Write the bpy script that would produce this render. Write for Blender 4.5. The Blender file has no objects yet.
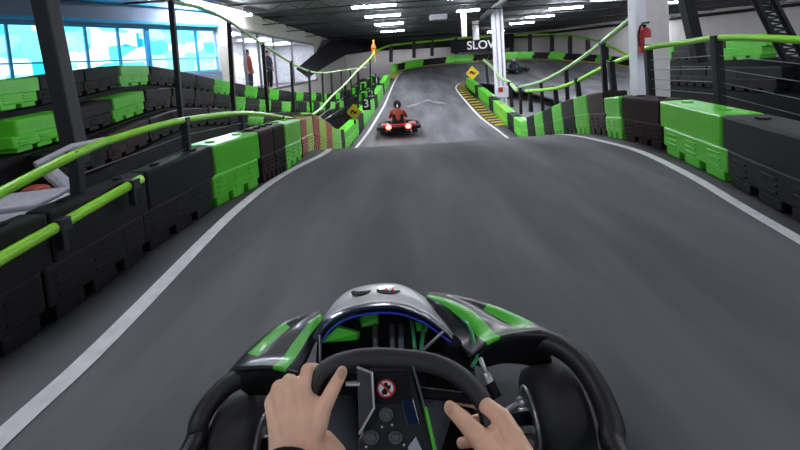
import bpy, bmesh, math, random
from mathutils import Vector, Matrix
random.seed(7)
R=math.radians
sc=bpy.context.scene
COL=sc.collection
# ---------------------------------------------------------------- camera
F=400.0; CAMZ=1.2; PITCH=R(4); ROLL=R(4); HY=62.0
PY=HY+F*math.tan(PITCH)
fw=Vector((0,math.cos(PITCH),-math.sin(PITCH)))
up0=Vector((0,math.sin(PITCH),math.cos(PITCH)))
rt=(Vector((1,0,0))*math.cos(ROLL)-up0*math.sin(ROLL))
up=(up0*math.cos(ROLL)+Vector((1,0,0))*math.sin(ROLL))
CP=Vector((0,0,CAMZ))
cam=bpy.data.cameras.new('camera'); co=bpy.data.objects.new('camera',cam); COL.objects.link(co)
cam.sensor_width=36; cam.lens=18; cam.shift_y=-(225-PY)/800; cam.clip_start=.02; cam.clip_end=300
m=Matrix.Identity(4)
for i in range(3): m[i][0]=rt[i]; m[i][1]=up[i]; m[i][2]=-fw[i]; m[i][3]=CP[i]
co.matrix_world=m; sc.camera=co
def ray(px,py): return fw+rt*((px-400)/F)+up*((PY-py)/F)
def W(px,py,Y):
    d=ray(px,py); return CP+d*(Y/d.y)
def G(px,py,z=0):
    d=ray(px,py); return CP+d*((z-CAMZ)/d.z)
def OnPlane(px,py,P0,n,off=0):
    d=ray(px,py); P=P0+n*off; return CP+d*((P-CP).dot(n)/d.dot(n))
# ---------------------------------------------------------------- materials
def srgb(h):
    c=[int(h[i:i+2],16)/255 for i in (0,2,4)]
    return tuple([(x/12.92 if x<=.04045 else ((x+.055)/1.055)**2.4) for x in c]+[1])
def mat(name,h,rough=.5,metal=0,noise=.15,scale=8,bump=0,emit=None,es=0,coat=0,spec=.5,stretch=None):
    m=bpy.data.materials.new(name); m.use_nodes=True; nt=m.node_tree; b=nt.nodes['Principled BSDF']
    c=srgb(h); b.inputs['Roughness'].default_value=rough; b.inputs['Metallic'].default_value=metal
    b.inputs['Specular IOR Level'].default_value=spec
    b.inputs['Coat Weight'].default_value=coat
    tc=nt.nodes.new('ShaderNodeTexCoord'); n=nt.nodes.new('ShaderNodeTexNoise'); n.inputs['Scale'].default_value=scale; n.inputs['Detail'].default_value=6
    if stretch:
        mp=nt.nodes.new('ShaderNodeMapping'); mp.inputs['Scale'].default_value=stretch
        nt.links.new(tc.outputs['Object'],mp.inputs['Vector']); nt.links.new(mp.outputs[0],n.inputs['Vector'])
    else: nt.links.new(tc.outputs['Object'],n.inputs['Vector'])
    r=nt.nodes.new('ShaderNodeValToRGB')
    r.color_ramp.elements[0].position=.3; r.color_ramp.elements[1].position=.7
    r.color_ramp.elements[0].color=tuple([x*(1-noise) for x in c[:3]]+[1]); r.color_ramp.elements[1].color=tuple([min(1,x*(1+noise)) for x in c[:3]]+[1])
    nt.links.new(n.outputs['Fac'],r.inputs['Fac']); nt.links.new(r.outputs[0],b.inputs['Base Color'])
    if bump:
        bp=nt.nodes.new('ShaderNodeBump'); bp.inputs['Strength'].default_value=bump; bp.inputs['Distance'].default_value=.01
        nt.links.new(n.outputs['Fac'],bp.inputs['Height']); nt.links.new(bp.outputs[0],b.inputs['Normal'])
    if emit:
        b.inputs['Emission Color'].default_value=srgb(emit); b.inputs['Emission Strength'].default_value=es
    return m
M={}
M['asphalt']=mat('asphalt','5e5e62',.85,spec=.2,noise=.16,scale=.8,stretch=(1.2,.35,1))
def asphalt_extra():
    m=M['asphalt']; nt=m.node_tree; b=nt.nodes['Principled BSDF']
    tc=nt.nodes['Texture Coordinate']
    f=nt.nodes.new('ShaderNodeTexNoise'); f.inputs['Scale'].default_value=160; f.inputs['Detail'].default_value=3
    nt.links.new(tc.outputs['Object'],f.inputs['Vector'])
    # tyre rubber worn into lengthwise bands
    mp=nt.nodes.new('ShaderNodeMapping'); mp.inputs['Scale'].default_value=(1.2,.22,1)
    n2=nt.nodes.new('ShaderNodeTexNoise'); n2.inputs['Scale'].default_value=1.3; n2.inputs['Detail'].default_value=4
    nt.links.new(tc.outputs['Object'],mp.inputs['Vector']); nt.links.new(mp.outputs[0],n2.inputs['Vector'])
    mr=nt.nodes.new('ShaderNodeMapRange'); mr.inputs[1].default_value=.35; mr.inputs[2].default_value=.65; mr.inputs[3].default_value=.72; mr.inputs[4].default_value=1.35
    nt.links.new(n2.outputs['Fac'],mr.inputs[0])
    ramp=[n for n in nt.nodes if n.type=='VALTORGB'][0]
    mx=nt.nodes.new('ShaderNodeVectorMath'); mx.operation='SCALE'
    nt.links.new(ramp.outputs[0],mx.inputs[0]); nt.links.new(mr.outputs[0],mx.inputs['Scale'])
    nt.links.new(mx.outputs[0],b.inputs['Base Color'])
    bp=nt.nodes.new('ShaderNodeBump'); bp.inputs['Strength'].default_value=.25; bp.inputs['Distance'].default_value=.004
    nt.links.new(f.outputs['Fac'],bp.inputs['Height']); nt.links.new(bp.outputs[0],b.inputs['Normal'])
asphalt_extra()
M['line']=mat('white_line_paint','d8d8da',.7,noise=.12,scale=12)
M['yellow']=mat('yellow_paint','b0a040',.6,noise=.3,scale=3)
M['green']=mat('green_plastic','55c02c',.35,noise=.12,scale=4)
M['greend']=mat('green_plastic_worn','8ab838',.45,noise=.25,scale=6)
M['black']=mat('black_plastic','101012',.6,noise=.35,scale=5,spec=.22)
M['brown']=mat('dark_maroon_plastic','261316',.6,noise=.3,scale=6,spec=.22)
M['red']=mat('red_plastic','8a2426',.45,noise=.2)
M['rail']=mat('green_rail_paint','84cc2c',.35,noise=.1,scale=5)
M['glarerail']=mat('green_rail_glare','9fc58a',.35,noise=.1)  # the green rail again, its colour whitened to stand for glare
M['post']=mat('dark_post_paint','1d1d22',.55,noise=.2,spec=.3)
M['steel']=mat('grey_steel','6a6a72',.4,.6,noise=.15)
M['cable']=mat('steel_cable','8a8a92',.35,.7)
M['floor']=mat('concrete_floor','45454a',.6,noise=.2,scale=1)
M['ceil']=mat('ceiling_dark','3e3e43',.8,noise=.55,scale=2.5,stretch=(1,3,1))
M['wall']=mat('beige_wall','b4b0ac',.8,noise=.05,scale=1)
M['wallr']=mat('grey_beige_wall','c2bebb',.8,noise=.06,scale=1,stretch=(6,6,.3))
M['soffit']=mat('blue_grey_soffit','6f7f96',.6,noise=.1,scale=1,stretch=(.3,.3,3))
M['blue']=mat('blue_trim','2a9cd4',.4,noise=.1)
M['colw']=mat('white_column_paint','e8e8f0',.5,noise=.05)
M['colb']=mat('beige_column_paint','d8d4d2',.6,noise=.05)
M['lamp']=mat('lamp_tube','ffffff',.5,emit='f4f6ff',es=118)
M['lampn']=mat('lamp_tube_soft','ffffff',.5,emit='f4f6ff',es=31)
M['lampl']=mat('lobby_lamp','ffffff',.5,emit='f4f6ff',es=24)
M['lampbody']=mat('lamp_housing','9a9aa0',.5)
M['ext']=mat('extinguisher_red','b02024',.35,coat=.3)
M['white']=mat('white_plastic','dcdce2',.3,noise=.04,coat=.3)
M['numeral']=mat('numeral_paint','a8aaa8',.6)
M['signy']=mat('yellow_sign','d8b818',.5,noise=.05)
M['orange']=mat('orange_cloth','c8501e',.7)
M['rust']=mat('rust_plastic','8a3420',.6)
M['rubber']=mat('tyre_rubber','2e2e31',.8,noise=.2,scale=20,bump=.2)
M['grip']=mat('steering_grip','29292d',.55,noise=.15,scale=60,bump=.2)
M['body']=mat('gloss_black_body','141417',.35,coat=.15,noise=.2)
M['kgreen']=mat('kart_green','48b830',.4,coat=.15,noise=.06)
M['silver']=mat('silver_body','e2e2e6',.3,0,noise=.06,coat=.8)
M['bluerim']=mat('blue_edge','141a3a',.3,coat=.5)
M['chrome']=mat('chrome','d0d0d4',.35,.6,noise=.05)
M['tube_g']=mat('green_frame_tube','2a8a5a',.3,.2)
M['blk2']=mat('matte_black','0e0e10',.7,noise=.2,spec=.2)
M['panel']=mat('panel_plastic','1b1b1f',.35,coat=.2)
M['btn']=mat('button_grey','54545a',.35,coat=.5)
M['redp']=mat('red_print','c02a26',.5)
M['redk']=mat('red_kart_body','86181f',.35,coat=.4)
M['tail']=mat('tail_light','ff9080',.4,emit='ff4436',es=9)
M['navy']=mat('navy_cloth','1c2438',.8,noise=.2,scale=30)
M['grayc']=mat('grey_cloth','9a9aa2',.8,noise=.1,scale=30)
M['maroonc']=mat('maroon_cloth','8a3a26',.8,noise=.2)
M['skinfar']=mat('skin_far','b08070',.6)
M['hair']=mat('dark_hair','241c18',.7)
def skin():
    m=mat('skin','eabc9e',.5,noise=.13,scale=22,bump=.12)
    b=m.node_tree.nodes['Principled BSDF']; b.inputs['Subsurface Weight'].default_value=.12
    b.inputs['Subsurface Radius'].default_value=(.012,.004,.002); b.inputs['Subsurface Scale'].default_value=1
    return m
M['skin']=skin()
M['nail']=mat('fingernail','c79a86',.3,noise=.03)
M['bump']=mat('bumper_rubber','1c1c20',.5,noise=.25,scale=10)
M['bluepipe']=mat('blue_piping','2f3fb0',.3,noise=.05)
M['blueglass']=mat('blue_display_glass','16263e',.15,coat=.6)
M['graydk']=mat('dark_grey_plastic','38383d',.4,noise=.1,scale=20)
M['jeans']=mat('jeans_cloth','20242f',.85,noise=.15,scale=60)
def windowmat():
    m=bpy.data.materials.new('cyan_glass_daylight_glow'); m.use_nodes=True; nt=m.node_tree; b=nt.nodes['Principled BSDF']
    b.inputs['Base Color'].default_value=srgb('103038'); b.inputs['Roughness'].default_value=.1
    tc=nt.nodes.new('ShaderNodeTexCoord'); mp=nt.nodes.new('ShaderNodeMapping'); mp.inputs['Scale'].default_value=(1,1,1.6)
    n=nt.nodes.new('ShaderNodeTexVoronoi'); n.distance='CHEBYCHEV'; n.inputs['Scale'].default_value=2.0
    nt.links.new(tc.outputs['Object'],mp.inputs[0]); nt.links.new(mp.outputs[0],n.inputs['Vector'])
    r=nt.nodes.new('ShaderNodeValToRGB'); e=r.color_ramp.elements
    e[0].position=.0; e[0].color=srgb('e8ffff'); e[1].position=1; e[1].color=srgb('1890c8')
    for p,c in ((.35,'b8fcfc'),(.5,'48e4ee'),(.75,'90f4f8'),(.88,'30c8e0')):
        x=e.new(p); x.color=srgb(c)
    sep=nt.nodes.new('ShaderNodeSeparateColor'); nt.links.new(n.outputs['Color'],sep.inputs[0])
    nt.links.new(sep.outputs[0],r.inputs['Fac']); nt.links.new(r.outputs[0],b.inputs['Emission Color']); b.inputs['Emission Strength'].default_value=1.25  # panes glow by emission; patches imitate daylight and reflections
    return m
M['glass']=windowmat()
M['lobby']=mat('lobby_wall','d0d2d8',.7,emit='d8dce6',es=0)
# ---------------------------------------------------------------- mesh helpers
def finish(name,bm,m,parent=None,smooth=False,keep=False):
    me=bpy.data.meshes.new(name); bmesh.ops.recalc_face_normals(bm,faces=bm.faces) if not keep else None
    bm.to_mesh(me); bm.free()
    ms=m if isinstance(m,(list,tuple)) else [m]
    for x in ms: me.materials.append(x if not isinstance(x,str) else M[x])
    if smooth:
        for p in me.polygons: p.use_smooth=True
    o=bpy.data.objects.new(name,me); COL.objects.link(o)
    if parent: o.parent=parent
    return o
def recentre(o):
    """put a mesh's origin at its bottom middle"""
    me=o.data; xs=[v.co for v in me.vertices]
    c=Vector(((min(v.x for v in xs)+max(v.x for v in xs))/2,(min(v.y for v in xs)+max(v.y for v in xs))/2,min(v.z for v in xs)))
    me.transform(Matrix.Translation(-c)); o.location=c; return o
def empty(name,loc,label,cat,group=None):
    o=bpy.data.objects.new(name,None); o.empty_display_size=.1; COL.objects.link(o); o.location=loc
    tag(o,label,cat,group); return o
def tag(o,label,cat,group=None):
    o['label']=label; o['category']=cat
    if group: o['group']=group
    return o
def struct(o): o['kind']='structure'; return o
def under(o,root):
    """child mesh built in world coordinates -> parent it keeping its place"""
    o.parent=root; o.matrix_parent_inverse=(Matrix.Translation(root.location) @ root.rotation_euler.to_matrix().to_4x4()).inverted(); return o
def bx(bm,c,s,rot=None,bev=0,mi=0):
    r=bmesh.ops.create_cube(bm,size=1); vs=r['verts']
    bmesh.ops.scale(bm,vec=s,verts=vs)
    fs=set(f for v in vs for f in v.link_faces)
    if bev:
        es=set(e for v in vs for e in v.link_edges)
        q=bmesh.ops.bevel(bm,geom=list(es),offset=bev,segments=2,affect='EDGES',profile=.5)
        vs=list(set(v for f in q['faces'] for v in f.verts)); 
        allv=set(vs); 
        stack=list(vs)
        while stack:
            v=stack.pop()
            for e in v.link_edges:
                w=e.other_vert(v)
                if w not in allv: allv.add(w); stack.append(w)
        vs=list(allv); fs=set(f for v in vs for f in v.link_faces)
    M4=Matrix.Translation(Vector(c))
    if rot is not None: M4=M4@rot.to_4x4()
    bmesh.ops.transform(bm,matrix=M4,verts=vs)
    for f in fs: f.material_index=mi
    return vs
def smoothpath(pts,n=6,closed=False):
    pts=[Vector(p) for p in pts]; out=[]; N=len(pts)
    rng=range(N) if closed else range(N-1)
    for i in rng:
        if closed: p0,p1,p2,p3=[pts[(i+k-1)%N] for k in range(4)]
        else:
            p1,p2=pts[i],pts[i+1]; p0=pts[i-1] if i>0 else p1*2-p2; p3=pts[i+2] if i+2<N else p2*2-p1
        for k in range(n):
            t=k/n
            out.append(.5*((2*p1)+(p2-p0)*t+(2*p0-5*p1+4*p2-p3)*t*t+(3*p1-3*p2+p3-p0)*t**3))
    if not closed: out.append(pts[-1])
    return out
def tube(bm,pts,r,seg=10,closed=False,mi=0,flat=None):
    """r: number or list. flat=(axis vector,factor) squashes section"""
    pts=[Vector(p) for p in pts]; N=len(pts); rings=[]
    rr=r if isinstance(r,(list,tuple)) else [r]*N
    T=[]
    for i in range(N):
        a=pts[(i-1)%N] if (closed or i>0) else pts[i]; b=pts[(i+1)%N] if (closed or i<N-1) else pts[i]
        T.append((b-a).normalized())
    ref=Vector((0,0,1)) if abs(T[0].z)<.9 else Vector((1,0,0))
    nrm=(ref-T[0]*ref.dot(T[0])).normalized()
    for i in range(N):
        nrm=(nrm-T[i]*nrm.dot(T[i])).normalized(); bn=T[i].cross(nrm)
        ring=[]
        for k in range(seg):
            a=2*math.pi*k/seg; d=nrm*math.cos(a)+bn*math.sin(a)
            ring.append(bm.verts.new(pts[i]+d*rr[i]))
        rings.append(ring)
    M_=N if closed else N-1
    for i in range(M_):
        A=rings[i];B=rings[(i+1)%N]
        for k in range(seg):
            f=bm.faces.new((A[k],A[(k+1)%seg],B[(k+1)%seg],B[k])); f.material_index=mi
    if not closed:
        bm.faces.new(rings[0][::-1]).material_index=mi; bm.faces.new(rings[-1]).material_index=mi
    return rings
def cyl(bm,a,b,r,seg=16,mi=0): return tube(bm,[a,b],r,seg,mi=mi)
def ball(bm,c,r,s=(1,1,1),rot=None,mi=0,u=16,v=10):
    q=bmesh.ops.create_uvsphere(bm,u_segments=u,v_segments=v,radius=1)
    bmesh.ops.scale(bm,vec=(r*s[0],r*s[1],r*s[2]),verts=q['verts'])
    M4=Matrix.Translation(Vector(c))
    if rot is not None: M4=M4@rot.to_4x4()
    bmesh.ops.transform(bm,matrix=M4,verts=q['verts'])
    for vv in q['verts']:
        for f in vv.link_faces: f.material_index=mi
def capsule(bm,pts,rad):
    """tapered limb through points with given radii; overlapping balls at joints"""
    for i in range(len(pts)-1):
        tube(bm,[pts[i],pts[i+1]],[rad[i],rad[i+1]],14)
    for p,r in zip(pts,rad): ball(bm,p,r)
def remesh(o,vox,sm=6,fac=.5):
    md=o.modifiers.new('skinfuse','REMESH'); md.mode='VOXEL'; md.voxel_size=vox; md.use_smooth_shade=True
    s=o.modifiers.new('soft','SMOOTH'); s.iterations=sm; s.factor=fac
    return o
def solid(o,t,off=-1):
    s=o.modifiers.new('thick','SOLIDIFY'); s.thickness=t; s.offset=off; return o
def poly_prism(bm,pts,dirv,mi=0):
    a=[bm.verts.new(Vector(p)) for p in pts]; b=[bm.verts.new(Vector(p)+Vector(dirv)) for p in pts]
    n=len(pts); bm.faces.new(a).material_index=mi; bm.faces.new(b[::-1]).material_index=mi
    for i in range(n): bm.faces.new((a[i],b[i],b[(i+1)%n],a[(i+1)%n])).material_index=mi
def text(name,s,size,m,loc,rotm,ext=.005,parent=None):
    c=bpy.data.curves.new(name,'FONT'); c.body=s; c.size=size; c.extrude=ext; c.align_x='CENTER'; c.align_y='CENTER'; c.offset=size*.012
    t=bpy.data.objects.new(name+'_tmp',c); COL.objects.link(t)
    dg=bpy.context.evaluated_depsgraph_get(); dg.update()
    me=bpy.data.meshes.new_from_object(t.evaluated_get(dg)); bpy.data.objects.remove(t)
    me.transform(Matrix.Translation(Vector(loc))@rotm.to_4x4()); me.materials.clear(); me.materials.append(M[m])
    o=bpy.data.objects.new(name,me); COL.objects.link(o)
    if parent: under(o,parent)
    return o
def interpY(pts,Y):
    pts=sorted(pts,key=lambda p:p.y)
    if Y<=pts[0].y: 
        a,b=pts[0],pts[1]
    else:
        a,b=pts[-2],pts[-1]
        for i in range(len(pts)-1):
            if pts[i].y<=Y<=pts[i+1].y: a,b=pts[i],pts[i+1]; break
    t=(Y-a.y)/(b.y-a.y); return a.lerp(b,t)
# ---------------------------------------------------------------- the track
DOWN=[(1.2,0,0)]
Lraw=[Vector((-1.45,-1.5,0)),G(0,440),G(110,338),G(230,216),G(280,177),G(322,155)]
Lraw[0]=Lraw[1]+(Lraw[1]-Lraw[2])*2.5; Lraw[0].z=0
Rraw=[None,G(800,241),G(740,206),G(690,176),G(640,152),G(600,141)]
Rraw[0]=Rraw[1]+(Rraw[1]-Rraw[2])*4
Rraw[0].z=0
cl=Lraw[-1]; cr=Rraw[-1]
L_lo=[(354,150,12.5),(367,134,14.5),(377,118,17),(385,104,20),(390,92,24),(396,79,28.5),(402,72,32)]
R_lo=[(513,141,12.5),(496,129,14.5),(480,117,17),(468,104,20),(458,92,24),(456,87,26),(460,83.5,28)]
def midp(a,b,t,z): p=a.lerp(b,t); p.z=z; return p
Ls=Lraw+[midp(cl,W(*L_lo[0]),.16,-.16),midp(cl,W(*L_lo[0]),.35,-.5),midp(cl,W(*L_lo[0]),.65,-1.05)]+[W(*p) for p in L_lo]
Rs=Rraw+[midp(cr,W(*R_lo[0]),.16,-.16),midp(cr,W(*R_lo[0]),.35,-.42),midp(cr,W(*R_lo[0]),.65,-.95)]+[W(*p) for p in R_lo]
# the bend at the far end swings right and comes back
FO=[(412,69,34.5),(432,66,36),(460,63.5,37),(490,61.5,37),(530,60,36),(570,61.5,34),(612,65,31),(655,72,26),(700,84,20),(760,98,15),(830,116,11)]
FI=[(468,82,29),(478,82,29),(490,83,28.5),(502,85,27.5),(518,88,26),(536,92,24),(556,97,21),(580,104,18),(610,112,14.5),(645,122,11.5),(690,134,8.5)]
Ls+= [W(*p) for p in FO]; Rs+=[W(*p) for p in FI]
LsS=smoothpath(Ls,5); RsS=smoothpath(Rs,5)
NE=12
bm=bmesh.new(); rows=[]
def bulge(a,b,t): return a+(b-a)*t
for a,b in zip(LsS,RsS):
    d=(b-a); d.z=0; d.normalize()
    k=len(rows)
    ext=.55
    A=a-d*ext; B=b+d*ext
    rows.append([bm.verts.new(A)]+[bm.verts.new(bulge(a,b,i/NE)) for i in range(NE+1)]+[bm.verts.new(B)])
for r0,r1 in zip(rows,rows[1:]):
    for i in range(len(r0)-1):
        try: bm.faces.new((r0[i],r0[i+1],r1[i+1],r1[i]))
        except: pass
trk=struct(finish('floor',bm,'asphalt',smooth=True)); trk.name='floor'
solid(trk,.12,-1 )
for p in [0]:
    me=trk.data
    if sum(q.normal.z for q in me.polygons)<0: me.flip_normals()
# lower hall floor
bm=bmesh.new(); bx(bm,(10,20,-1.75),(50,52,.1)); struct(finish('floor',bm,'floor')).name='floor_hall'
# painted edge lines
def stripe(path_a,path_b,w,name,m,off=0,i0=0,i1=None,lift=.006):
    bm=bmesh.new(); prev=None
    A=path_a[i0:i1]; B=path_b[i0:i1]
    for a,b in zip(A,B):
        d=(b-a).normalized()
        v=(bm.verts.new(a+d*(off-w/2)+Vector((0,0,lift))),bm.verts.new(a+d*(off+w/2)+Vector((0,0,lift))))
        if prev: bm.faces.new((prev[0],prev[1],v[1],v[0]))
        prev=v
    o=finish(name,bm,m)
    if sum(q.normal.z for q in o.data.polygons)<0: o.data.flip_normals()
    return o
iEnd=len(smoothpath(Ls[:16],5))
o=stripe(LsS,RsS,.1,'edge_line','line',0,0,iEnd); tag(o,'white painted edge line along the left of the track','painted line')
o=stripe(RsS,LsS,.09,'edge_line','line',0,0,iEnd+18); tag(o,'white painted edge line along the right of the track','painted line')
# yellow kerbs: along the far outer barrier, and on the inside of the lower bend
o=stripe(LsS,RsS,.55,'kerb_strip','yellow',-.35,iEnd-6,len(LsS),.02); tag(o,'yellow painted kerb strip curving along the far outer barrier','kerb')
iA=len(smoothpath(Rs[:11],5))
kr=empty('kerb_teeth',RsS[iA],'striped yellow and dark kerb beside the lower right edge line','kerb')
for k in range(iA,iA+26):
    a=RsS[k]; b=RsS[k+1]; d=(b-LsS[k]); d.z=0; d.normalize()
    for h in range(2):
        p=a.lerp(b,h*.5+.02); q=a.lerp(b,h*.5+.5)
        c=[p+d*.12,q+d*.12,q+d*.62,p+d*.62]
        c=[x+Vector((0,0,.01)) for x in c]
        tgt=bmesh.new(); poly_prism(tgt,c,(0,0,.03)); under(finish(('yellow_tooth','dark_tooth')[h],tgt,('yellow','black')[h]),kr)
def trackpt(px,py):
    from mathutils.bvhtree import BVHTree
    me=trk.data; b=BVHTree.FromPolygons([v.co for v in me.vertices],[p.vertices for p in me.polygons])
    h=b.ray_cast(CP,ray(px,py)); return h[0]
bm=bmesh.new(); q=[trackpt(*p) for p in ((407,107),(415,105.5),(423,102),(430,101),(436,103),(446,104))]
q=[p+Vector((0,0,.012)) for p in q if p]
tube(bm,smoothpath(q,4),[.02+.05*math.sin(i*.45)**2 for i in range(len(smoothpath(q,4)))],6)
for v in bm.verts: pass
o=finish('scuff_mark',bm,'grayc'); tag(o,'pale scuff on the lower track right of the red kart','mark')
# ---------------------------------------------------------------- barrier blocks
BH=.56; BW=.34
def block_mesh(name,m,L=1.0):
    bm=bmesh.new()
    # unit length 1 along x, front face at y=0 (towards the track), back at y=BW
    sh=.10
    bx(bm,(.5-.0,BW/2,.415),(1.0,BW,.29),bev=.022)
    bx(bm,(.5-sh,BW/2+.0,.185),(1.0,BW+.03,.21),bev=.018)
    for k in range(3): bx(bm,(.17-sh+.33*k,BW/2,.045),(.24,BW+.02,.09),bev=.01)
    for k in range(3):
        for j in range(3): bx(bm,(.17-sh+.33*k,-.015,.125+.05*j),(.17,.02,.018),bev=.004)
        for j in range(3): bx(bm,(.17-sh+.33*k,BW+.015,.125+.05*j),(.17,.02,.018),bev=.004)
    cyl(bm,(.22,BW/2,.55),(.22,BW/2,.575),.05,12); cyl(bm,(.78,BW/2,.55),(.78,BW/2,.575),.05,12)
    me=bpy.data.meshes.new(name); bm.to_mesh(me); bm.free(); me.materials.append(M[m]); return me
BM={k:block_mesh('barrier_'+k,k) for k in ('green','black','brown','red','greend')}
CN={'green':'bright green','black':'black','brown':'dark maroon','red':'red','greend':'olive-tinted green'}
def place_block(a,b,side,colr,label,group,hs=1.0,ws=1.0):
    """a near end, b far end of base line on the track side; side -1: block lies to the left of a->b, +1 to the right"""
    d=b-a; L=d.length
    x=d.normalized(); 
    z=Vector((0,0,1)); y=z.cross(x).normalized()
    if side>0: y=-y
    z=x.cross(y) if side<0 else y.cross(x)
    z.normalize()
    # mirrored blocks: flip x so the basis stays right handed
    o=bpy.data.objects.new('barrier_block',BM[colr]); COL.objects.link(o)
    mm=Matrix.Identity(4)
    if side<0:
        X,Y_,Z=x,y,z; org=a
        sx=L
    else:
        X,Y_,Z=x,y,z; org=a
        sx=L
    if X.cross(Y_).dot(Z)<0:   # use scale -1 on x: start from far end
        pass
    for i in range(3): mm[i][0]=X[i]*L*.985; mm[i][1]=Y_[i]*ws; mm[i][2]=Z[i]*hs; mm[i][3]=org[i]
    o.matrix_world=mm
    tag(o,label,'barrier',group); return o
# base lines of the two near barriers
def offset_line(A,B,off):
    out=[]
    for a,b in zip(A,B):
        d=(a-b); d.z=0; d.normalize(); out.append(a+d*off)
    return out
LB=[Vector((0,0,0))]
LBpts=[G(-400,640),G(0,362),G(60,318),G(130,266),G(210,210),G(256,187),G(300,163)]
LBpts=[p for p in LBpts]
RBpts=[G(1200,420),G(800,224),G(727,182),G(663,150),G(622,139.5)]
def lower_off(raw,oth,i0,offs):
    res=[]
    for k,i in enumerate(range(i0,i0+len(offs))):
        d=(raw[i]-oth[i]); d.z=0; d.normalize(); p=raw[i]+d*offs[k]; res.append(p)
    return res
LBpts+=lower_off(Ls,Rs,6,[.3,.3,.28,.25,.25,.3,.3,.3,.35,.5])
RBpts+=lower_off(Rs,Ls,6,[.35,.35,.35,.3,.45,.7,.8,.8,.7,.6])
def along(pts,Y): return interpY(pts,Y)
def run(pts,side,seq,Y0,where,group):
    Y=Y0
    for i,(c,L,extra) in enumerate(seq):
        a=along(pts,Y); d=(along(pts,Y+.05)-a).normalized(); Yb=Y+L*abs(d.y)
        b=along(pts,Yb)
        place_block(a,b,side,c,extra,group,1.18 if (side>0 and i>=5) else ({8:1.03,9:1.12,10:1.22,11:1.25}.get(i,1.0) if side<0 else 1.0),.42 if (side<0 and i<3) else 1.0); Y=Yb
    return Y
gL='plastic barrier blocks lining the left of the track'; gR='plastic barrier blocks lining the right of the track'
nearL=[('black',.75,'black barrier block in the bottom left corner, nearest the camera'),
 ('black',.75,'second black barrier block from the bottom left corner, under the green tube'),
 ('black',.85,'black barrier block touching the near side of the biggest left green block'),
 ('green',.68,'biggest bright green barrier block left of the track'),
 ('brown',.27,'maroon-black block just beyond the biggest left green block'),
 ('black',.24,'narrow black block just before the second left green block'),
 ('green',.62,'second bright green barrier block on the left, at the crest'),
 ('red',.55,'first red block beyond the left green blocks'),
 ('greend',.8,'yellowish green block between two red blocks on the left'),
 ('red',.7,'second red block on the left, beyond the crest'),
 ('greend',1.0,'olive green block on the left slope beyond the second red block'),
 ('red',.9,'third red block on the left, below the yellow diamond sign')]
Y0=1.0
sY=.05
yend=run(LBpts,-1,nearL,1.27,'left',gL)
# lower left run up the straight
Y=yend; k=0
seqc=['green','green','black','green','green','black','green','green','green','black','green','green','green','black','green','green','green']
ordn=['first','second','third','fourth','fifth','sixth','seventh','eighth','ninth','tenth','eleventh','twelfth','thirteenth','fourteenth','fifteenth','sixteenth','seventeenth','eighteenth','nineteenth','twentieth','twenty-first','twenty-second','twenty-third','twenty-fourth']
while Y<31 and k<17:
    a=along(LBpts,Y); b=along(LBpts,Y+1.05)
    place_block(a,b,-1,seqc[k%17],'%s block on the lower left straight, %s beyond the red blocks'%(CN[seqc[k%17]],ordn[k]),gL,1.2 if k<3 else 1.05); Y+=1.05; k+=1
nearR=[('black',1.0,'black barrier block at the right edge of the photo, nearest on the right'),
 ('black',1.05,'black barrier block touching the near side of the big right green block'),
 ('green',1.15,'largest bright green barrier block right of the track, below the rail post'),
 ('brown',.62,'dark maroon-black block below the white column on the right'),
 ('green',.62,'green block just left of the dark block below the white column'),
 ('brown',.8,'dark maroon block second from the white column on the right'),
 ('green',.75,'green block between two dark blocks right of the crest'),
 ('black',.8,'black block third from the white column on the right'),
 ('green',.8,'narrow green block on the right where the track drops'),
 ('black',.95,'black block on the right slope just beyond the narrow green one'),
 ('green',1.0,'green block at the foot of the right slope'),
 ('black',1.0,'black block at the foot of the right slope')]
yr=run(RBpts,1,nearR,1.35,'right',gR)
Y=yr;k=0
seqr=['green','green','black','green','greend','green','black','green','green','green','black','green','green','green']
while Y<25.5 and k<14:
    a=along(RBpts,Y); b=along(RBpts,Y+1.0)
    place_block(a,b,1,seqr[k],'%s block beside the striped right kerb, %s from the slope'%(CN[seqr[k]],ordn[k]),gR); Y+=1.0;k+=1
# ---------- far outer barrier (black belt with green blocks) around the bend
far=[]
FOo=[W(396,73,31.5),W(402,70,33.5)]+[W(px,py-1.5,Y+.8) for px,py,Y in FO[1:]]
fp=smoothpath(FOo,14)
# resample by length 1.15
def resample(p,st):
    out=[p[0]]; acc=0
    for a,b in zip(p,p[1:]):
        l=(b-a).length
        while acc+l>=st:
            t=(st-acc)/l; a=a.lerp(b,t); out.append(a.copy()); l=(b-a).length; acc=0
        acc+=l
    return out
fr=resample(fp,1.35)
for i in range(len(fr)-1):
    c=fr[i].lerp(fr[i+1],.5); d=c-CP; sx=400+F*(d.dot(rt)/d.dot(fw))
    g=any(lo<=sx<=hi for lo,hi in ((380,398),(408,428),(443,480),(511,531),(542,560),(598,606)))
    cc='green' if g else 'black'
    lab='%s far outer barrier block '%CN[cc]
    lab+='left of the columns' if sx<455 else ('below the lettered banner' if sx<486 else ('behind the tall column' if sx<505 else ('right of the tall column' if sx<565 else 'on the returning bend')))
    lab+=', %s from the flag'%ordn[min(i,23)]
    o=place_block(fr[i],fr[i+1],-1,cc,lab,'far outer barrier blocks around the bend',1.15 if g else 1.0)
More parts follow.
